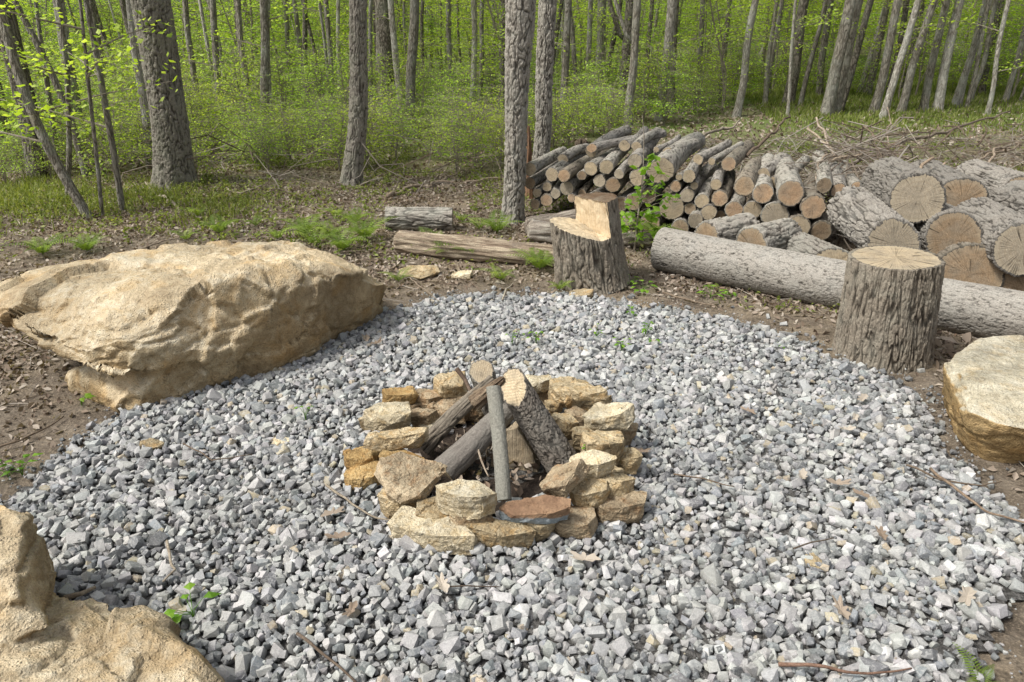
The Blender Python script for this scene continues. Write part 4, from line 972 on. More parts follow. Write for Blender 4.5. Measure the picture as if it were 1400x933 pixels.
c = N.ramp(a, [(.3, (.16, .13, .105)), (.55, (.30, .27, .23)), (.75, (.42, .39, .35))]); c = N.mix(1., c, N.ramp(b, [(.3, .7), (.7, 1.2)]), 'MULTIPLY'); c = N.mix(1., c, N.ocol(), 'MULTIPLY')
N.base(c); N.bump(b, .6, .003); M_STICK = N.m
stick('fire_twig', 'thin pale twig with a side shoot among the leaning logs', [Pz(610, 415, 2.45), Pz(635, 490, 2.40), Pz(668, 560, 2.34)], .005, .003, seed=3, tint=(1.3, 1.2, 1.1), group=FW)
stick('fire_twig', 'dark broken stick poking up left of the round topped log', [Pz(538, 128, 2.68), Pz(570, 170, 2.66), Pz(605, 250, 2.60)], .010, .007, seed=4, tint=(.5, .4, .35), group=FW)
# ash and dead leaves on the pit floor
r = np.random.RandomState(77); gx, gy = np.meshgrid(np.linspace(-.40, .40, 60), np.linspace(-.40, .40, 60)); gx = gx.ravel(); gy = gy.ravel()
z = .008 + .03 * sst(.12, .36, np.hypot(gx, gy)) + .010 * fbm(np.stack([gx * 14, gy * 14, 0 * gx], 1), 3, 4)
F = grid_faces(60, 60, False); F = F[(np.hypot(gx, gy)[F] < .39).all(1)]
N = NT('pit_soil'); P = N.pos(); f = N.noise(P, 70, 5, .75)
N.base(N.ramp(f, [(.3, (.015, .012, .010)), (.6, (.075, .055, .042)), (.8, (.17, .14, .11))])); N.bump(f, 1., .02)
o = link('ash_bed', mesh('ash_bed', np.stack([gx + RING_C[0], gy + RING_C[1] + .02, z], 1), [F], [N.m], [0], True)); tag(o, 'dark ash and soil on the floor of the fire ring', 'ash', kind='stuff')
P = np.stack([r.normal(0, .16, 420) + RING_C[0], r.normal(0, .16, 420) + RING_C[1]], 1); P = P[np.hypot(*(P - RING_C).T) < .34]
V, F = cards(r, P, np.full(len(P), .03) + r.uniform(0, .02, len(P)), r.uniform(.008, .022, len(P)), .6, .6, .5)
o = link('pit_leaves', mesh('pit_leaves', V, [F], [M_LITTER], [0], False, {'rnd': np.repeat(r.rand(len(P)), 6)})); tag(o, 'brown dead leaves and bark scraps inside the fire ring', 'dead leaves', kind='stuff')
# ================================================================ sticks on the ground
TW = 'twigs lying on the gravel'
def gp(*xy, z=.045): return [G(x, y, z + .006 * (i % 2)) for i, (x, y) in enumerate(xy)]
def tw(label, xy, r0=.004, r1=.0018, tint=(.8, .7, .62), z=.048, name='twig', group=TW): return stick(name, label, gp(*xy, z=z), r0, r1, None, group, len(label) + int(xy[0][0]), tint)
tw('bent grey twig at the left front of the fire ring, touching its stones', [(445, 664), (480, 688), (512, 706), (560, 713)], .005, .0022, (1, .95, .85))
tw('dark twig on the gravel at the bottom edge, left of centre', [(408, 868), (440, 893), (486, 936)], .005, .003, (.45, .38, .33))
tw('long reddish twig on the gravel near the bottom edge, right of centre', [(1062, 908), (1120, 916), (1185, 920), (1240, 912)], .006, .002, (.7, .48, .40))
tw('short forked grey twig on the gravel right of the near left boulder', [(228, 740), (236, 772), (240, 778), (222, 796)], .005, .003, (1.1, 1.05, .95))
tw('flat broken stick tucked against the near left boulder', [(88, 818), (110, 812), (130, 803)], .009, .005, (1.1, 1., .85))
tw('long thin dark twig in front of the flat topped boulder, upper one', [(1240, 636), (1290, 656), (1340, 664), (1372, 658)], .0045, .002, (.55, .47, .4))
tw('long brown twig reaching the right frame edge, lower one', [(1270, 640), (1320, 680), (1350, 702), (1410, 716)], .006, .003, (.8, .66, .55))
tw('hair thin dark twig below the fire ring', [(608, 802), (640, 801), (684, 803)], .0028, .0015, (.3, .25, .22))
tw('thin dark twig to the left of the fire ring near the big boulder', [(250, 605), (290, 630), (345, 622)], .003, .002, (.5, .42, .36))
tw('reddish twig across the right gravel, above the brown leaves', [(920, 650), (960, 655), (1005, 665)], .0035, .002, (.6, .5, .42))
tw('thin grey twig at the right of the near gravel', [(1085, 750), (1110, 740), (1140, 735)], .003, .002, (.4, .35, .3))
FB = 'fallen branches on the forest floor'
tw('curved fallen branch on the leaf litter left of the twin trunks', [(530, 272), (560, 258), (610, 250), (690, 246)], .022, .012, (.9, .8, .7), .03, 'fallen_branch', FB)
tw('thin fork rising from the curved fallen branch', [(585, 252), (630, 235), (655, 222), (668, 212)], .010, .004, (1., .9, .8), .06, 'fallen_branch', FB)
tw('pale fallen branch below the big oak trunk', [(200, 252), (225, 272), (250, 290), (270, 300)], .020, .010, (1.1, 1.05, .95), .04, 'fallen_branch', FB)
tw('forked grey branch on the ground right of the big oak', [(310, 258), (330, 265), (362, 252)], .014, .007, (1.1, 1.05, .95), .06, 'fallen_branch', FB)
tw('thin branch lying behind the big boulder, centre', [(180, 345), (220, 330), (262, 322)], .008, .004, (1., .9, .8), .03, 'fallen_branch', FB)
tw('slim stick lying on bare earth left of the big boulder foot', [(0, 610), (30, 602), (85, 570)], .005, .003, (.5, .42, .34), .02, 'fallen_branch', FB)
tw('twiggy stick on bare earth below the rotten log', [(560, 380), (575, 392), (600, 412)], .004, .002, (1., .9, .8), .04, 'fallen_branch', FB)
tw('white bent twig on earth above the gravel edge', [(688, 410), (692, 395), (702, 388)], .007, .004, (1.2, 1.2, 1.1), .05, 'fallen_branch', FB)
tw('long branch lying at the left below the ferns', [(420, 352), (470, 345), (515, 342)], .008, .004, (.9, .8, .7), .03, 'fallen_branch', FB)
tw('stick lying on earth between the two stumps', [(905, 402), (950, 412), (985, 418)], .006, .003, (.8, .7, .6), .03, 'fallen_branch', FB)

# dry leaves on the gravel
r = np.random.RandomState(9)
spots = [(1022, 562, 'rust brown curled leaf on the gravel in front of the tall stump'), (1145, 662, 'orange brown leaf on the gravel left of the flat topped boulder'), (1178, 677, 'reddish leaf piece just right of the orange brown one'),
         (1097, 652, 'small orange leaf left of the orange brown one'), (1170, 570, 'broad pale brown oak leaf on the gravel below the tall stump'), (1158, 588, 'dark brown leaf beside the broad pale oak leaf'),
         (1205, 730, 'faded brown leaf on the right gravel'), (1322, 815, 'dull tan crumpled leaf near the right bottom corner'), (462, 735, 'long brown oak leaf left of the front of the fire ring'),
         (455, 702, 'narrow brown leaf above the long oak leaf'), (605, 800, 'pale brown leaf below the front of the fire ring'), (800, 765, 'brown leaf scrap at the right front foot of the ring'),
         (515, 470, 'brown leaf at the right foot of the big boulder'), (500, 462, 'reddish brown leaf under the right end of the big boulder'), (875, 618, 'small reddish leaf just right of the ring'),
         (1180, 545, 'small tan leaf under the tall stump'), (480, 835, 'tiny orange leaf scrap at the bottom left of centre'), (1150, 835, 'brown curled leaf on the bottom right gravel')]
for k, (x, y, lab) in enumerate(spots):
    p = G(x, y, .05); V, F = cards(r, np.array([[0., 0.]]), np.array([0.]), np.array([r.uniform(.022, .036)]), .55, .35, .6)
    V2 = []; FF = []
    # lobed oak-like outline: the blade plus smaller lobes along the midrib
    L = r.uniform(.028, .042); th_ = np.linspace(0, 2 * math.pi, 40, endpoint=False)
    rad = (.55 + .17 * np.cos(th_ * 7) * (1 - .5 * np.cos(th_)) + .35 * np.cos(th_) ** 2) * L; V = np.stack([np.cos(th_) * rad * 1.25, np.sin(th_) * rad * .75, 0 * th_], 1)
    V[:, 2] = .5 * np.abs(V[:, 1]) + 6 * V[:, 0] ** 2 * r.uniform(-.5, 1.5) + fbm(V * 90, 2, k) * .004; V = np.concatenate([V, [[0, 0, 0]]]); i_ = np.arange(40)
    F = np.stack([i_, (i_ + 1) % 40, np.full(40, 40)], 1); a_ = r.uniform(0, 6.28); c1, s1 = math.cos(a_), math.sin(a_); V = V @ np.array([[c1, s1, 0], [-s1, c1, 0], [0, 0, 1.]])
    o = link('dry_leaf', mesh('dry_leaf', V, [F], [M_LITTER], [0], False, {'rnd': np.full(len(V), [.95, .55, .35, .75][k % 4] if 'pale' not in lab else .8)}), None, p)
    tag(o, lab, 'leaf', 'dry leaves on the gravel')
V, F = cards(r, *(lambda P: (P, th(P[:, 0], P[:, 1])))(np.stack([r.normal(2.25, .12, 60), r.normal(3.62, .10, 60)], 1)), r.uniform(.02, .05, 60), .6, .4, .5)
o = link('leaf_drift', mesh('leaf_drift', V, [F], [M_LITTER], [0], False, {'rnd': np.repeat(r.rand(60) * .5 + .1, 6)})); tag(o, 'drift of brown leaves between the tall stump and the fallen log', 'leaf drift', kind='stuff')

# ================================================================ ferns and seedlings
M_FERN = mat_leaf('fern_green', [(.13, .20, .04), (.22, .31, .065), (.33, .42, .11)], .45)
M_SEED = mat_leaf('seedling_green', [(.09, .20, .02), (.17, .34, .035), (.27, .44, .06)], .45, rough=.4)
def fern_mesh(seed, n=7, L=.24):
    r = np.random.RandomState(seed); V = []; Q = []; A = []; off = 0; out = []
    for k in range(n):
        az = k * 6.283 / n + r.uniform(-.4, .4); l = L * r.uniform(.7, 1.15); steps = 18; s = np.linspace(0, 1, steps)
        h = l * (s * 1.0 - .62 * s ** 2.2); d = l * (.25 * s + .62 * s ** 1.8)
        c = np.stack([np.cos(az) * d, np.sin(az) * d, h], 1); sd_ = np.array([-math.sin(az), math.cos(az), 0]); tg = np.gradient(c, axis=0); tg /= np.linalg.norm(tg, axis=1)[:, None]
        pv = []; pq = []
        for i in range(2, steps):
            wd = l * .26 * (1 - abs((s[i] - .38) / .66) ** 1.6); wd = max(wd, .006)
            for sg in (-1, 1):
                b = c[i]; dr = sd_ * sg * .93 + tg[i] * .35 - np.array([0, 0, .22]); g_ = l * .021
                tip = b + dr * wd; m_ = b + dr * wd * .4
                q = [b, m_ + tg[i] * g_, tip, m_ - tg[i] * g_]; o_ = len(pv); pv += q; pq.append([o_, o_ + 1, o_ + 2, o_ + 3])
        Vt, Qt, Tt = tube(c, np.linspace(.0022, .0006, steps), 4)
        out.append((np.array(pv), np.array(pq), Vt, Qt, Tt, r.rand()))
    return out
def build_fern(seed, n, L):
    A = Acc()
    for pv, pq, Vt, Qt, Tt, rr in fern_mesh(seed, n, L):
        A.add(pv, pq, None, rr); A.add(Vt, Qt, Tt, .2)
    return A.build('frond', M_FERN, False, 'rnd')
FERN = [build_fern(s, n, L) for s, n, L in ((1, 7, .24), (2, 9, .28), (3, 5, .20), (4, 4, .17))]
def fern(px, py, sc, label, group='ferns on the forest floor', z=0., v=None):
    p = G(px, py); rr = np.random.RandomState(int(px * 7 + py)); o = thing('fern', label, 'fern', (p[0], p[1], th1(p[0], p[1]) + z), group)
    f = link('fronds', FERN[rr.randint(4) if v is None else v], o); o.rotation_euler = (0, 0, rr.uniform(0, 6.28)); o.scale = (sc * 1.35,) * 3
for x, y, s, lab in [(432, 338, 1.25, 'tall bright fern behind the right end of the big boulder'), (452, 325, 1.1, 'fern just behind and right of the tall bright one'), (470, 345, .8, 'small fern at the foot of the tall bright one'),
    (500, 330, .9, 'fern left of the short bark log end'), (418, 320, .8, 'low fern at the left of the fern patch behind the boulder'), (485, 310, .8, 'fern at the back of the patch beside the bark log'),
    (595, 345, .95, 'fern growing in front of the left half of the rotten log'), (612, 352, .8, 'lower fern by the middle of the rotten log'), (640, 350, .9, 'fern before the middle of the rotten log'),
    (575, 340, .7, 'little fern near the left end of the rotten log'), (725, 362, 1.05, 'lush fern at the right end of the rotten log'), (738, 372, .8, 'fern touching the left side of the notched stump'),
    (680, 320, 1.0, 'fern left of the twin trunks foot'), (655, 315, .9, 'fern behind the rotten log, centre'), (632, 305, .8, 'fern right of the short bark log'), (545, 385, .75, 'small yellow green fern on bare earth above the gravel'),
    (685, 385, .8, 'lone fern on bare earth below the rotten log'), (765, 398, .6, 'tiny fern at the left foot of the notched stump'), (895, 328, .9, 'fern beside the left end of the long fallen log'),
    (880, 340, .8, 'smaller fern under the left end of the long fallen log'), (300, 320, .9, 'fern behind the middle of the big boulder'), (255, 330, .8, 'fern behind the left half of the big boulder'),
    (350, 310, .8, 'fern in the litter below the big oak, right'), (380, 328, .9, 'fern near the crest of the big boulder'), (60, 350, .9, 'fern behind the left end of the big boulder'),
    (270, 300, .8, 'fern near the foot of the big oak'), (1340, 935, .5, 'single bright fern tip at the bottom right frame edge'), (460, 300, .8, 'fern in shade between oak and leaning trunk'), (120, 345, .7, 'small fern behind the big boulder, left of centre')]:
    fern(x, y, s, lab)
def seedling(px, py, n, size, label, h=.06, group='small green seedlings', z=None):
    r = np.random.RandomState(int(px + py * 3)); p = G(px, py, .03); zz = th1(p[0], p[1]) if z is None else z
    root = thing('seedling', label, 'plant', (p[0], p[1], zz), group); A = Acc(); B = Acc()
    for k in range(n):
        a = r.uniform(0, 6.28); d = np.array([math.cos(a), math.sin(a), 0]); hh = h * r.uniform(.5, 1.2); b = np.array([0, 0, hh * .8]); t_ = d * size * r.uniform(.9, 2.) + [0, 0, hh]
        B.tube([[0, 0, -.01], b * .6 + d * .005, t_], [.0015, .0012, .0008], 4, .3)
        sd_ = np.array([-d[1], d[0], 0]); L = size * r.uniform(.8, 1.3); tip = t_ + d * L * 1.5 - [0, 0, L * .35]; m_ = t_ + d * L * .6 + [0, 0, L * .12]
        A.add(np.array([t_, m_ + sd_ * L * .5 - [0, 0, .12 * L], tip, m_ - sd_ * L * .5 - [0, 0, .12 * L], m_]), np.array([[0, 1, 2, 4], [0, 4, 2, 3]]), None, r.rand())
    link('stem', B.build('stem', M_SEED, False, 'rnd'), root); link('leaves', A.build('leaves', M_SEED, False, 'rnd'), root)
for x, y, n, s, lab in [(265, 845, 7, .030, 'green sprig growing through the gravel right of the near left boulder'), (733, 468, 9, .016, 'feathery green weed in the gravel behind the fire ring'), (712, 458, 5, .014, 'tiny weed left of the feathery one'),
    (850, 478, 8, .018, 'weed in the gravel on the right behind the ring'), (882, 458, 9, .02, 'leafy weed in the gravel below the long fallen log'), (893, 468, 6, .018, 'second weed beside the leafy one'),
    (862, 428, 7, .022, 'green seedling on the gravel edge below the notched stump'), (815, 462, 5, .014, 'tiny weed in the gravel straight below the notched stump'), (880, 392, 9, .032, 'broad leaved seedling right of the notched stump'),
    (862, 385, 6, .026, 'seedling touching the right foot of the notched stump'), (972, 402, 8, .034, 'broad leaved seedling under the long fallen log'), (1000, 400, 6, .022, 'smaller seedling under the long fallen log'),
    (418, 573, 4, .014, 'tiny green shoot on the gravel between boulder and fire ring'), (110, 548, 6, .024, 'leafy weed under the overhang of the big boulder'), (28, 640, 7, .026, 'green weed on earth at the left gravel edge'),
    (10, 645, 5, .022, 'second weed at the left frame edge'), (800, 655, 3, .010, 'tiny green sprig on the right stones of the ring'), (700, 470, 5, .012, 'sparse weed in the back gravel'), (1072, 470, 4, .014, 'pale sprig in front of the long fallen log'),
    (395, 405, 3, .01, 'x')]:
    if lab == 'x': continue
    seedling(x, y, n, s, lab, z=(.12 if 'stones of the ring' in lab else (.03 if 'gravel' in lab and 'edge' not in lab else None)))

# ================================================================ leafy growth
M_LEAF = mat_leaf('spring_leaf', [(.14, .225, .03), (.28, .41, .05), (.42, .56, .08), (.57, .70, .18)], .5)
M_LEAF2 = mat_leaf('broad_leaf', [(.12, .24, .025), (.20, .36, .04), (.30, .47, .07)], .5, rough=.4)
N = NT('young_stem'); v = N.coord(); a = N.noise(v, 30, 3, .6)
N.base(N.mix(1., N.ramp(a, [(.3, (.15, .13, .10)), (.7, (.34, .30, .25))]), N.ocol(), 'MULTIPLY')); M_STEM = N.m
def leaves_at(r, P, size, droop=.45, dirs=None):
    """diamond leaves with a midrib fold, roughly level"""
    n = len(P); a = r.uniform(0, 6.283, n) if dirs is None else np.arctan2(dirs[:, 1], dirs[:, 0]) + r.normal(0, .7, n)
    d = np.stack([np.cos(a), np.sin(a), r.normal(-droop * .6, droop, n)], 1); d /= np.linalg.norm(d, axis=1)[:, None]
    s = np.stack([-np.sin(a), np.cos(a), r.normal(0, .45, n)], 1); s /= np.linalg.norm(s, axis=1)[:, None]
    L = size * r.uniform(.6, 1.3, n)[:, None]; W = L * r.uniform(.28, .42, n)[:, None]
    nrm_ = np.cross(d, s); m_ = P + d * L * .45 - nrm_ * L * .05
    V = np.stack([P, m_ + s * W, P + d * L, m_ - s * W], 1).reshape(-1, 3)
    return V, (np.arange(n) * 4)[:, None] + np.array([0, 1, 2, 3])
def branch_plant(seed, H, spread, nstem, ntw, nleaf, leaf, base=.02, lowest=.12, arch=.4, layered=.6, leanout=.25):
    r = np.random.RandomState(seed); S = Acc(); LP = []; LD = []
    for s_ in range(nstem):
        a = r.uniform(0, 6.28); ln = leanout * r.uniform(.2, 1) * H; h = H * r.uniform(.65, 1.); n = 12; u = np.linspace(0, 1, n)
        P = np.stack([np.cos(a) * ln * u ** 1.4, np.sin(a) * ln * u ** 1.4, h * u], 1); P[1:, :2] += np.cumsum(r.normal(0, .012 * H / 3, (n - 1, 2)), 0)
        b0 = base * r.uniform(.6, 1.) ; P[0, 2] = -.08
        S.tube(P, np.linspace(b0, b0 * .18, n), 6, .5)
        for k in range(ntw):
            t_ = lowest + (1 - lowest) * r.rand() ** .9; p0 = np.array([np.interp(t_, u, P[:, c_]) for c_ in range(3)]); az = r.uniform(0, 6.28); l = spread * (1.15 - .75 * t_) * r.uniform(.4, 1.1)
            m = 6; w_ = np.linspace(0, 1, m); d = np.array([math.cos(az), math.sin(az)]); Q = np.stack([p0[0] + d[0] * l * w_, p0[1] + d[1] * l * w_, p0[2] + l * (arch * w_ - arch * .8 * w_ ** 2) + r.normal(0, .015, m)], 1)
            Q[1:, :2] += np.cumsum(r.normal(0, l * .04, (m - 1, 2)), 0)
            S.tube(Q, np.linspace(max(.0025, b0 * .28), .0012, m), 4, .5)
            nl = max(2, int(nleaf * l / spread * r.uniform(.5, 1.4))); w2 = r.uniform(.2, 1., nl); side = r.normal(0, .20 * l, nl)
            X = np.stack([np.interp(w2, w_, Q[:, c_]) for c_ in range(3)], 1); X[:, 0] += -d[1] * side; X[:, 1] += d[0] * side; X[:, 2] += r.normal(0, .05 * l * (1.4 - layered), nl)
            LP.append(X); LD.append(np.stack([d[0] - d[1] * np.sign(side), d[1] + d[0] * np.sign(side)], 1))
            # fine side shoots
            for q in range(2):
                w3 = r.uniform(.3, .9); x0 = np.array([np.interp(w3, w_, Q[:, c_]) for c_ in range(3)]); sg = r.choice([-1, 1]); e = x0 + np.array([-d[1] * sg + d[0], d[0] * sg + d[1], r.uniform(-.1, .25)]) * l * .22
                S.tube(np.array([x0, e]), [.0014, .0007], 3, .5)
    LP = np.concatenate(LP); LD = np.concatenate(LD); V, F = leaves_at(r, LP, leaf, .45, LD)
    lm = mesh('foliage', V, [F], [M_LEAF], [0], False, {'rnd': np.repeat(np.clip(r.normal(.5, .25, len(LP)), 0, 1), 4)})
    print('plant', seed, len(LP))
    return S.build('stems', M_STEM, False, 'rnd'), lm
SHRUB = {
 'low': [branch_plant(s, .95, .6, 7, 13, 20, .034, .007, .15, .5) for s in (1, 2)],
 'mid': [branch_plant(s, 1.35, .9, 6, 18, 30, .040, .012, .12) for s in (3, 4, 5)],
 'tall': [branch_plant(s, 4.4, 1.6, 2, 52, 54, .052, .026, .10) for s in (6, 7, 8)],
 'spray': [branch_plant(s, 3.4, 2.0, 1, 32, 90, .060, .020, .30, .25, 1., .12) for s in (9, 10)],
}
def shrub(kind, x, y, sc, label, cat, group, r, name, tint=None):
    st, lf = SHRUB[kind][r.randint(len(SHRUB[kind]))]
    o = thing(name, label, cat, (x, y, th1(x, y)), group); o.rotation_euler = (0, 0, r.uniform(0, 6.28)); o.scale = (sc, sc, sc * r.uniform(.9, 1.1))
    a = link('stems', st, o); b = link('foliage', lf, o)
    t_ = r.uniform(.85, 1.15); a.color = (t_, t_, t_, 1); g = r.uniform(-.10, .10); t2 = r.uniform(.85, 1.12)
    c = tint or (t2 * (1 + g), t2, t2 * (1 - g)); b.color = (*c, 1); return o
r = np.random.RandomState(404); placed = []
CLEAR = [(0.2, 6.5, 1.2)]
def free(x, y, d): return all((x - a) ** 2 + (y - b) ** 2 > d * d for a, b in placed)
LAB = {('low', 0): 'low leafy shrub at the left and centre front of the green woods', ('low', 1): 'low leafy shrub on the slope behind the log pile',
       ('mid', 0): 'waist high bush with yellow green spring leaves in the left or centre undergrowth', ('mid', 1): 'waist high bush with spring leaves under the leaning right hand trees',
       ('tall', 0): 'slender leafy young tree in the left or centre undergrowth', ('tall', 1): 'slender leafy young tree among the right hand trunks',
       ('spray', 0): 'young tree with wide flat sprays of fresh leaves, left or centre', ('spray', 1): 'young tree with wide flat sprays of fresh leaves, right side'}
NAME = {'low': 'low_shrub', 'mid': 'spring_bush', 'tall': 'leafy_sapling', 'spray': 'spreading_sapling'}
def put(kind, n, ylo, yhi, dmin, s0, s1, xr=None):
    c = 0
    for _ in range(n * 30):
        if c >= n: break
        y = ylo + (yhi - ylo) * r.rand(); x = r.uniform(-1.25, 1.12) * (y * .74 + 1.0)
        if xr and not (xr[0](y) < x < xr[1](y)): continue
        if not free(x, y, dmin): continue
        # the woods start further back on the right
        edge = 8.5 + max(0, x + .5) * 1.35 if x > -1.2 else 8.2 + (.0 if x < -3 else .3)
        edge = min(edge, 14.2 + .1 * x)
        if y < edge: continue
        placed.append((x, y)); side = 1 if x > 1.6 else 0; c += 1
        shrub(kind, x, y, r.uniform(s0, s1), LAB[(kind, side)], 'shrub' if kind in ('low', 'mid') else 'sapling', LAB[(kind, side)].split(' with')[0] + 's', r, NAME[kind])
    print(kind, c)
put('low', 118, 8.1, 12, .32, .6, 1.1)
put('mid', 118, 9.2, 17, .46, .7, 1.15)
put('spray', 24, 9.3, 12.5, .8, .6, .9)
put('tall', 92, 10.5, 24, .7, .75, 1.2)
put('spray', 76, 11.5, 26, .8, .8, 1.2)
put('mid', 50, 17, 30, .8, 1.0, 1.6)
put('tall', 45, 22, 34, .9, 1.0, 1.5)
# the far woods: one mass nobody could count
rf = np.random.RandomState(5)
def far_mass():
    n = 380000; y = rf.uniform(30, 62, n); x = rf.uniform(-1.3, 1.15, n) * (y * .80 + 3)
    cl = fbm(np.stack([x * .35, y * .35, 0 * x], 1), 3, 71); z = rf.rand(n) ** .8 * 13
    k = fbm(np.stack([x * .5, y * .5, z * .6], 1), 3, 73) > rf.uniform(-.35, .32, n); x, y, z = x[k], y[k], z[k]
    P = np.stack([x, y, z + th(x, y)], 1); V, F = leaves_at(rf, P, .17, .5)
    return mesh('far_woods', V, [F], [M_LEAF], [0], False, {'rnd': np.repeat(np.clip(rf.normal(.5, .28, len(P)), 0, 1), 4)})
o = link('far_woods', far_mass()); tag(o, 'hazy mass of spring leaves far back in the woods', 'woods', kind='stuff'); o.color = (1.2, 1.2, 1.15, 1)
# sapling with big leaves in front of the log pile
p0 = PY(868, 330, 5.55); p0[2] = 0; root = thing('broadleaf_sapling', 'thin sapling with large bright leaves in front of the log pile', 'sapling', tuple(p0))
S = Acc(); rr = np.random.RandomState(8); tips = []
S.tube([[0, 0, -.02], [.01, 0, .25], [.03, 0, .55], [.02, .02, .85], [.0, .03, 1.0]], [.008, .007, .005, .004, .002], 6, .5)
for bx1, by1, L in [(895, 208, 0), (880, 228, 0), (905, 250, 0), (925, 262, 0), (870, 262, 0), (852, 290, 0), (888, 285, 0), (905, 290, 0), (915, 275, 0), (868, 300, 0), (860, 312, 0), (878, 318, 0), (895, 315, 0), (848, 300, 0), (882, 262, 0), (895, 300, 0), (900, 235, 0), (860, 275, 0)]:
    q = PY(bx1, by1, 5.45 + rr.uniform(-.15, .15)) - p0; b = np.array([.02, 0, max(.08, q[2] * .75)]); S.tube([b, (b + q) / 2 + [0, 0, .02], q], [.003, .002, .001], 4, .5)
    for _ in range(9): tips.append(b + (q - b) * rr.uniform(.5, 1.1) + rr.normal(0, .022, 3))
V, F = leaves_at(rr, np.array(tips), .062, .6)
V = V.reshape(-1, 4, 3); c_ = V.mean(1, keepdims=True); V[:, 1] = c_[:, 0] + (V[:, 1] - c_[:, 0]) * 1.35; V[:, 3] = c_[:, 0] + (V[:, 3] - c_[:, 0]) * 1.35
link('stem', S.build('stem', M_STEM, False, 'rnd'), root); link('leaves', mesh('leaves', V.reshape(-1, 3), [F], [M_LEAF2], [0], False, {'rnd': np.repeat(rr.rand(len(tips)), 4)}), root)
# ================================================================ trees
M_TR = {'ash': mat_tree('ridged_bark', (.10, .085, .068), (.40, .36, .31), 26, .28, lich=.35),
        'oak': mat_tree('dark_oak_bark', (.065, .054, .042), (.27, .24, .20), 30, .35, (.25, .27, .21), .5),
        'map': mat_tree('maple_bark', (.13, .115, .09), (.35, .32, .27), 34, .25, (.42, .43, .38), .7),
        'pal': mat_tree('pale_bark_trunk', (.20, .18, .15), (.47, .44, .39), 34, .25, (.52, .53, .48), .8)}
# shared crowns, high above the clearing
def crown_mesh(seed, R, Hc, n, leaf):
    r = np.random.RandomState(seed); k = 26; C = r.normal(size=(k, 3)); C /= np.linalg.norm(C, axis=1)[:, None]; C *= r.uniform(.3, 1., (k, 1)) * [R, R, Hc / 2]
    i = r.randint(0, k, n); P = C[i] + r.normal(0, 1, (n, 3)) * [R * .20, R * .20, Hc * .07]
    V, F = leaves_at(r, P, leaf, .5)
    return mesh('crown', V, [F], [M_LEAF], [0], False, {'rnd': np.repeat(r.rand(n), 4)})
CROWN = [crown_mesh(s, 1.8, 3.0, 320, .12) for s in (1, 2, 3)]
TWIGLEAF = []
def twig_leaf(seed):
    r = np.random.RandomState(seed); P = np.stack([r.uniform(0, 1.1, 90), r.normal(0, .18, 90), r.normal(0, .06, 90)], 1)
    V, F = leaves_at(r, P, .055, .4); return mesh('foliage', V, [F], [M_LEAF], [0], False, {'rnd': np.repeat(r.rand(90), 4)})
TWIGLEAF = [twig_leaf(s) for s in (3, 4, 5)]
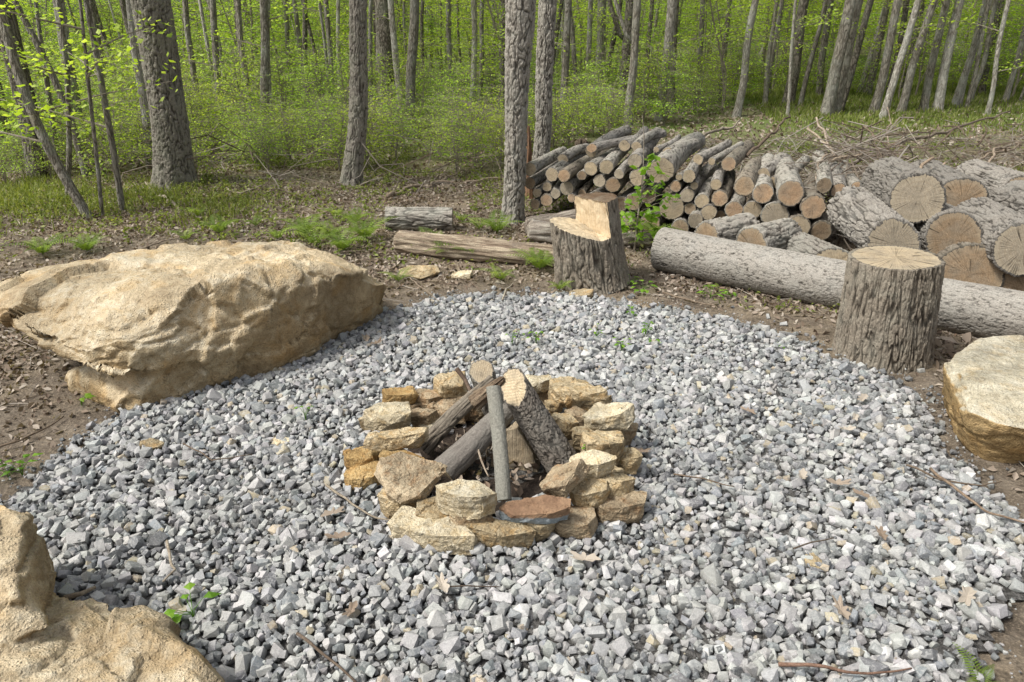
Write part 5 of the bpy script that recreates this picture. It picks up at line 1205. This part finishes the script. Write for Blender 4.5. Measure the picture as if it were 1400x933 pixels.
def tree(label, bx, by, tx, w_px, kind, Ytop=0., H=9., Y=None, flare=.35, taper=.72, wob=.02, group=None, tint=1., fork=None, name='forest_tree', nu=28, limbs=2, real=False, wtop=None, low=0, curve=0.):
    g = G(bx, by) if Y is None else None
    if Y is None: x0, y0 = g[0], g[1]
    else:
        q = PY(bx, by, Y); x0, y0 = q[0], Y
    z0 = th1(x0, y0)
    P0 = np.array([x0, y0, z0 - .08]); T = PY(tx, 0, y0 + Ytop); P0[0] = (PY(bx, by, y0)[0]); P0 = np.array([P0[0], y0, z0 - .08])
    r_ = np.random.RandomState(int(bx * 3 + by * 5 + tx)); rad = w_px / 2 * depth((P0 + T) / 2) / FPX
    root = thing(name, label, 'tree', tuple(P0), group)
    dirv = (T - P0) / (T[2] - P0[2]); n = 46 if not real else 460; u = np.linspace(0, 1, n) ** 1.15
    if real: u = np.concatenate([np.linspace(0, 2.9, 430), np.linspace(2.9, H, 31)[1:]]) / H
    P = np.zeros((n, 3)); zz = u * H; ht = T[2] - P0[2]
    k = np.where(zz < ht * 1.3, zz, ht * 1.3 + (zz - ht * 1.3) * .5)
    P[:, 0] = dirv[0] * k; P[:, 1] = dirv[1] * k; P[:, 2] = zz
    s = np.sin(np.clip(zz / ht, 0, 1) * math.pi); P[:, 0] += curve * s
    a = wob * H * .35; P[:, 0] += a * fbm(np.stack([zz * .55 + bx, 0 * zz, 0 * zz], 1), 3, 3) * sst(0, .8, zz); P[:, 1] += a * fbm(np.stack([zz * .55 + by, 0 * zz, 0 * zz + 9], 1), 3, 3) * sst(0, .8, zz)
    R = rad * (1 - (1 - taper) * np.clip(zz / ht - .5, -.5, 1.2) * .6) * np.clip(1.25 - zz / H, .12, 1)
    if wtop: R = R * (1 + (wtop - 1) * sst(.5, 1.05, zz / ht))
    R = R * (1 + flare * np.exp(-zz / max(.10, rad * 1.1)))
    V, Q, T3 = tube(P, R, nu if not real else 150)
    NU = nu if not real else 150
    body = V[:-2].reshape(n, NU, 3); ctr = P[:, None, :]; th_ = np.linspace(0, 2 * math.pi, NU, endpoint=False)
    rel = body - ctr; zb = body[:, :, 2]
    dirn = rel / (np.linalg.norm(rel, axis=2, keepdims=True) + 1e-9)
    lob = fbm(np.stack([dirn[..., 0].ravel() * 1.6 + bx, dirn[..., 1].ravel() * 1.6, zb.ravel() * .7], 1), 3, 5).reshape(n, NU)
    root_l = np.exp(-np.clip(zb, 0, 9) / max(.12, rad)) * np.clip(np.cos(th_ * 5 + bx)[None], 0, 1) * rad * .45 * (flare > .2)
    add = (lob * rad * .12 + root_l)
    if real:
        d, e = bark_disp(None, np.tile(th_, n), zb.ravel(), np.full(n * NU, rad), 30 if kind == 'ash' else 34, .42 if kind == 'ash' else .36, .011 if kind != 'map' else .007, int(bx)); add = add + d.reshape(n, NU)
    body += dirn * add[..., None]; V[:-2] = body.reshape(-1, 3)
    if real: m = {'ash': M_BARK_GREY, 'oak': M_BARK_OAK, 'map': M_BARK_GREY}[kind]; A = {'crev': np.concatenate([e, [0, 0]])}
    else: m = M_TR[kind]; A = None
    o = link('trunk', mesh('trunk', V, [Q, T3], [m], [0, 0], True, A), root); o.color = (tint, tint, tint, 1)
    # limbs
    for q in range(limbs):
        S = Acc(); t_ = r_.uniform(.42, .85); c_ = np.array([np.interp(t_ * H, zz, P[:, a_]) for a_ in range(3)]); az = r_.uniform(0, 6.28); l = r_.uniform(.8, 1.6)
        d = np.array([math.cos(az), math.sin(az), .8]); S.tube([c_, c_ + d * l * .5, c_ + d * l + [0, 0, .3]], [rad * .4, rad * .28, rad * .12], 8, .5)
        lo_ = link('limb', S.build('limb', m, True, 'crev'), root); lo_.color = (tint, tint, tint, 1)
    if fork:
        S = Acc(); fz, fx, fl, fr = fork; c_ = np.array([np.interp(fz, zz, P[:, a_]) for a_ in range(3)])
        S.tube([c_, c_ + [fx * .35, 0, .12 * fl], c_ + [fx * .8, 0, .55 * fl], c_ + [fx, 0, fl]], [rad * fr, rad * fr * .9, rad * fr * .8, rad * fr * .5], 10, .5)
        lo_ = link('limb', S.build('limb', m, True, 'crev'), root); lo_.color = (tint, tint, tint, 1)
    cr = link('crown', CROWN[int(bx) % 3], root, (P[-1][0], P[-1][1], H * .93)); cr.rotation_euler = (0, 0, r_.uniform(0, 6)); s_ = r_.uniform(.55, .9); cr.scale = (s_, s_, s_)
    for q in range(low):
        zq = r_.uniform(.35, .95) * ht; c_ = np.array([np.interp(zq, zz, P[:, a_]) for a_ in range(3)]); az = r_.uniform(0, 6.28)
        B = Acc(); l = r_.uniform(.7, 1.3); d = np.array([math.cos(az), math.sin(az), .25]); B.tube([c_, c_ + d * l * .5, c_ + d * l + [0, 0, -.05]], [.010, .006, .002], 5, .5)
        b_ = link('branch', B.build('branch', M_STEM, False, 'rnd'), root)
        f_ = link('foliage', TWIGLEAF[q % 3], b_, tuple(c_ + [0, 0, .05])); f_.rotation_euler = (0, -.2, az); f_.scale = (l, l, l)
    return root
# ---- the ones near the clearing (base x, base y, x where it leaves the frame, width in pixels)
tree('big rough oak trunk rising behind the big boulder at the left', 241, 258, 203, 46, 'oak', real=True, tint=1.05, flare=.30, wtop=1.15, H=10, fork=(2.55, -.35, 1.0, .5))
tree('front one of the two tall ridged trunks standing left of the log stack', 699, 304, 715, 30, 'ash', real=True, tint=1.0, flare=.28, wtop=1.28, H=10, taper=1.)
tree('rear one of the two tall ridged trunks standing left of the log stack', 733, 250, 752, 22.5, 'ash', Y=7.7, real=True, tint=1.0, flare=.1, H=10, taper=1.05)
tree('dark straight trunk with a curved foot left of centre, behind the short bark log', 478, 254, 490, 25, 'oak', real=True, tint=1.25, H=10, curve=.05)
tree('leaning grey sapling trunk whose foot stands behind the big boulder at far left', 128, 302, -2, 13, 'map', tint=.9, flare=.15, H=5, taper=.9, limbs=1, wob=.012, low=2, curve=-.12)
tree('thin straight pole leaning left beside the leaning grey sapling', 168, 292, 118, 8, 'map', tint=.8, flare=.1, H=5, taper=.7, limbs=1, low=2)
tree('very thin upright sapling trunk between the thick oak and the leaning sapling', 139, 300, 112, 5, 'map', tint=.7, flare=.1, H=5, limbs=0, low=3, wob=.02)
tree('thin grey sapling crossing behind the leaning one at far left', 90, 275, 78, 7, 'map', tint=.8, flare=.1, H=5, limbs=0, low=2, curve=.05)
tree('slim curved sapling crossing to the right at the upper left corner', 118, 240, 18, 9, 'map', Y=8.6, tint=.85, flare=.05, H=5.5, limbs=1, low=2, curve=.10)
tree('dark heavy trunk at the left frame edge', 58, 262, 2, 26, 'oak', Y=8.8, tint=.85, H=9, flare=.15)
tree('second dark trunk at the left frame edge, left of the heavy one', 15, 235, -30, 20, 'oak', Y=10.5, tint=.8, H=9)
tree('smooth grey pole pressed against the left side of the big oak', 206, 225, 178, 12, 'pal', Y=9.3, tint=.95, H=8, limbs=0)
tree('mottled grey trunk between the left edge trunks and the big oak', 118, 235, 82, 15, 'map', Y=9.8, tint=1., H=9, low=2)
tree('short pole behind the leaning sapling foot', 88, 270, 50, 7, 'map', Y=9.2, tint=.8, H=4, limbs=0)
# ---- trunks in the undergrowth, each told apart by its place
mid = [
 (300, 178, 291, 9, 'map', 13, 'slim trunk in the undergrowth right of the big oak, first'), (275, 175, 253, 8, 'map', 13.5, 'slim trunk just right of the big oak leaning left'),
 (348, 180, 327, 8, 'map', 13, 'slim bending trunk halfway between the big oak and the dark straight trunk'), (366, 205, 356, 12, 'map', 11.5, 'straight grey trunk left of a very thin pale one, left of centre'),
 (369, 205, 371, 6, 'pal', 12, 'very thin pale trunk touching the straight grey one'), (421, 150, 419, 7, 'oak', 15, 'dark thin trunk in the gap left of the dark straight trunk'),
 (455, 165, 446, 7, 'map', 14.5, 'thin trunk directly left of the dark straight trunk'), (532, 160, 522, 24, 'oak', 14.5, 'thick dark trunk right of the dark straight trunk, deep in the woods'),
 (517, 155, 512, 10, 'oak', 16, 'dark trunk half behind the thick deep one'), (546, 160, 537, 9, 'pal', 14, 'slim grey trunk against the right side of the thick deep one'),
 (562, 178, 564, 13, 'map', 12.5, 'straight grey trunk standing clear midway between the dark trunk and the twin trunks'), (614, 140, 618, 7, 'map', 17, 'thin grey trunk in the middle of the green gap'),
 (642, 165, 646, 8, 'pal', 14.5, 'pale slim trunk left of the twin trunks'), (655, 130, 662, 6, 'map', 18, 'thin trunk just right of the pale slim one left of the twins'),
 (685, 120, 685, 11, 'oak', 17, 'dark straight trunk peeking out left of the front twin trunk'), (766, 178, 780, 10, 'map', 13, 'wavering grey trunk right of the rear twin trunk'),
 (799, 140, 806, 7, 'pal', 17, 'thin pale trunk above the left end of the log stack'), (815, 125, 818, 12, 'map', 17.5, 'grey trunk above the middle of the log stack beside the thin pale one'),
 (851, 150, 860, 14, 'oak', 14.5, 'forked dark trunk above the log stack with a curved limb to its left'), (858, 184, 869, 11, 'map', 12.6, 'clean grey trunk in front of the forked dark one'),
 (902, 170, 916, 14, 'pal', 13.5, 'light spotted trunk above the log stack'), (918, 160, 926, 9, 'oak', 14.5, 'dark trunk touching the light spotted one'),
 (884, 130, 893, 6, 'oak', 18, 'narrow dark trunk between the clean grey and the light spotted one'), (1006, 165, 1032, 10, 'pal', 13.8, 'very pale birch-like leaning trunk behind the brush'),
 (985, 130, 996, 7, 'oak', 17, 'narrow dark trunk left of the very pale one'), (952, 135, 964, 7, 'map', 17, 'thin grey trunk midway between the spotted and the very pale one'),
 (1078, 130, 1103, 14, 'oak', 15.5, 'dark leaning trunk left of the triple trunk clump'), (1078, 150, 1091, 4, 'pal', 13.5, 'hair thin white stem before the dark leaning trunk'),
 (1128, 160, 1158, 15, 'map', 13.4, 'left trunk of the clump of three leaning right'), (1139, 158, 1178, 13, 'map', 13.6, 'middle trunk of the clump of three leaning right'),
 (1146, 155, 1192, 9, 'oak', 13.9, 'thin right trunk of the clump of three leaning right'), (1122, 120, 1135, 9, 'oak', 17, 'dark trunk behind the clump of three'),
 (1187, 120, 1212, 9, 'oak', 17, 'dark slim trunk right of the clump of three'), (1193, 158, 1231, 11, 'map', 13.6, 'mottled grey trunk leaning right, second after the clump'),
 (1205, 165, 1255, 9, 'pal', 13.0, 'pale trunk leaning strongly right beside the mottled grey one'), (1231, 155, 1279, 10, 'map', 13.6, 'spotted grey trunk left of the pair with white feet'),
 (1262, 150, 1298, 10, 'map', 13.8, 'left trunk of the pair with white patched feet'), (1282, 148, 1319, 12, 'pal', 13.8, 'right brightest trunk of the pair with white patched feet'),
 (1328, 130, 1359, 6, 'map', 15.5, 'thin trunk on the far right slope leaning right'), (1351, 155, 1379, 6, 'pal', 13.4, 'thin pale trunk on the far right slope'),
 (1342, 125, 1372, 8, 'oak', 17, 'greyish trunk behind the thin ones on the far right slope'), (1375, 135, 1412, 7, 'map', 15.5, 'leaning trunk close to the right frame edge'),
 (1240, 120, 1262, 6, 'oak', 18, 'narrow trunk behind the spotted grey one'), (1052, 120, 1066, 6, 'map', 18, 'narrow trunk between the very pale and the dark leaning one'),
 (735 - 160, 120, 575, 5, 'oak', 19, 'narrow trunk deep behind the standing clear grey one'), (745, 130, 765, 6, 'oak', 18, 'narrow dark trunk tight against the rear twin trunk'),
 (197, 130, 165, 9, 'oak', 16, 'dark trunk far behind the left side of the big oak'), (150, 150, 120, 8, 'oak', 15, 'dark trunk deep in the left woods'),
 (330, 125, 322, 8, 'oak', 18, 'dark trunk deep in the woods right of the big oak'), (398, 120, 394, 6, 'map', 19, 'thin trunk deep in the woods, left of centre'),
]
for k, (bx, by, tx, w_, kd, Y, lab) in enumerate(mid):
    Y = Y if Y < 14 else 14 + (Y - 14) * .6
    fk = (1.35, -.42, 1.1, .55) if 'forked dark' in lab else None
    tree(lab, bx, by, tx, w_, kd, Y=Y, H=8 + k % 3, group='trunks standing in the green woods', fork=fk, limbs=1, low=2 if k % 3 == 0 else 0, tint=.78 + .3 * ((k * 7) % 5) / 5, wob=.03)
# slender poles deep in the woods that nothing tells apart
rp = np.random.RandomState(61)
for k in range(170):
    Y = rp.uniform(14, 32); px = rp.uniform(-20, 1420); w_ = rp.uniform(3., 8.5) * 17 / Y
    tree('slender grey trunk deep in the woods, one of many half lost in leaves', px, 120, px + (px - 700) * .055 + rp.normal(0, 9), max(2.5, w_), ['map', 'pal', 'oak'][rp.randint(3)], Y=Y, H=8, group='slender trunks deep in the woods', limbs=0,
         tint=rp.uniform(.7, 1.15), wob=.03, nu=10, name='slender_tree')
# dead snag and small stump near the twins
rough = rough_log('broken_snag', '', PY(725, 255, 7.4) * [1, 1, 0] + [0, 0, -.05], PY(722, 172, 7.4), .055, .02, 61, M_ROT, .5, tint=(.75, .55, .45), nu=24, nv=50, crack=.6)
tag(rough, 'narrow splintered reddish snag between the twin trunks', 'snag')
rough = rough_log('old_stump', '', PY(795, 225, 8.2) * [1, 1, 0] + [0, 0, -.05], PY(795, 190, 8.2), .13, .08, 62, M_ROT, .6, tint=(.35, .33, .32), nu=30, nv=40, crack=.6)
tag(rough, 'small jagged dark stump behind the left end of the log stack', 'stump')

# ================================================================ brush heap behind the stack
rb_ = np.random.RandomState(17); BR = 'bare branches of the brush heap'
def bstick(lab, a, Ya, b, Yb, r0, r1, tint, mid=None):
    p, q = PY(*a, Ya), PY(*b, Yb); pts = [p, (p + q) / 2 + rb_.normal(0, .035, 3), q]; stick('brush_branch', lab, pts, r0, r1, None, BR, int(a[0] + b[1]), tint, 8, .05, 'branch')
bstick('long dark pole leaning up right above the cordwood', (1020, 212), 6.4, (1081, 158), 7.2, .015, .008, (.5, .42, .36))
bstick('pale forked branch reaching up right behind the stack', (940, 205), 7.0, (1012, 168), 7.8, .018, .009, (1.1, 1.05, .95))
bstick('white thin branch standing up from the heap, tallest', (1112, 163), 6.4, (1140, 213), 6.1, .008, .010, (1.3, 1.2, 1.1))
bstick('white branch crossing the tallest thin one', (1106, 176), 6.5, (1136, 208), 6.2, .009, .011, (1.3, 1.2, 1.05))
bstick('pale curved branch hanging over the wide orange log end', (1133, 210), 6., (1120, 246), 5.75, .009, .007, (1.2, 1.1, 1.0))
bstick('thick pale branch lying level on the heap', (1135, 218), 6.0, (1182, 212), 6.2, .015, .012, (1.2, 1.1, .95))
bstick('forked stick on top of the topmost huge round', (1253, 236), 5.1, (1278, 218), 5.25, .015, .010, (1.1, .95, .8))
bstick('twin stick beside the forked one behind the topmost round', (1270, 232), 5.3, (1288, 222), 5.4, .012, .008, (1.1, .95, .8))
bstick('long branch arching over the ground behind the rounds', (1215, 200), 8.0, (1380, 152), 10.5, .022, .010, (.75, .68, .6))
bstick('dark upright dead shoot behind the rounds', (1332, 202), 7., (1348, 168), 7.2, .010, .005, (.4, .33, .28))
bstick('thin bowed branch above the heap at right', (1290, 170), 9., (1320, 185), 8.6, .008, .006, (.6, .5, .45))
bstick('pale stub with a torn end at the left of the brush', (824, 182), 7.0, (832, 196), 6.9, .010, .014, (1.2, 1.1, 1.))
bstick('thin white upright dead stem in the brush, right', (1213, 150), 8.5, (1216, 200), 8.2, .006, .008, (1.2, 1.1, 1.))
bstick('slanting grey branch right of the rounds near the edge', (1345, 240), 5.6, (1385, 205), 6.3, .012, .007, (1., .9, .8))
bstick('low grey branch behind the right rounds', (1325, 222), 6.2, (1400, 200), 7.0, .010, .006, (.9, .8, .7))
A = Acc()
def tangle(n, x0, x1, Y0, Y1, hmax, lmin, lmax):
    for _ in range(n):
        Y = rb_.uniform(Y0, Y1); px = rb_.uniform(x0, x1); p = PY(px, 200, Y); z = th1(p[0], Y) + rb_.rand() ** 1.5 * hmax
        a = rb_.uniform(0, 6.28); L = rb_.uniform(lmin, lmax); d = np.array([math.cos(a), math.sin(a) * .7, rb_.normal(.05, .3)]); c_ = np.array([p[0], Y, z]); kk = rb_.normal(0, L * .12, 3)
        r0 = rb_.uniform(.002, .007); A.tube([c_ - d * L / 2, c_ - d * L * .15 + kk, c_ + d * L * .2 + kk * .6, c_ + d * L / 2], [r0, r0 * .9, r0 * .7, r0 * .35], 4, rb_.rand())
tangle(420, 1125, 1245, 5.6, 6.8, .78, .25, .8)
tangle(420, 950, 1420, 7.4, 10.5, .28, .3, 1.1)
tangle(120, 1240, 1420, 5.8, 7.4, .35, .25, .9)
tangle(70, 740, 960, 7.0, 8.2, .35, .3, .9)
tangle(120, 60, 690, 7.6, 9.4, .30, .3, 1.0)
o = link('twig_tangle', A.build('twig_tangle', M_TWIG, False, 'rnd')); tag(o, 'tangle of thin dead twigs heaped behind the cordwood and under the shrubs', 'brush', kind='stuff')
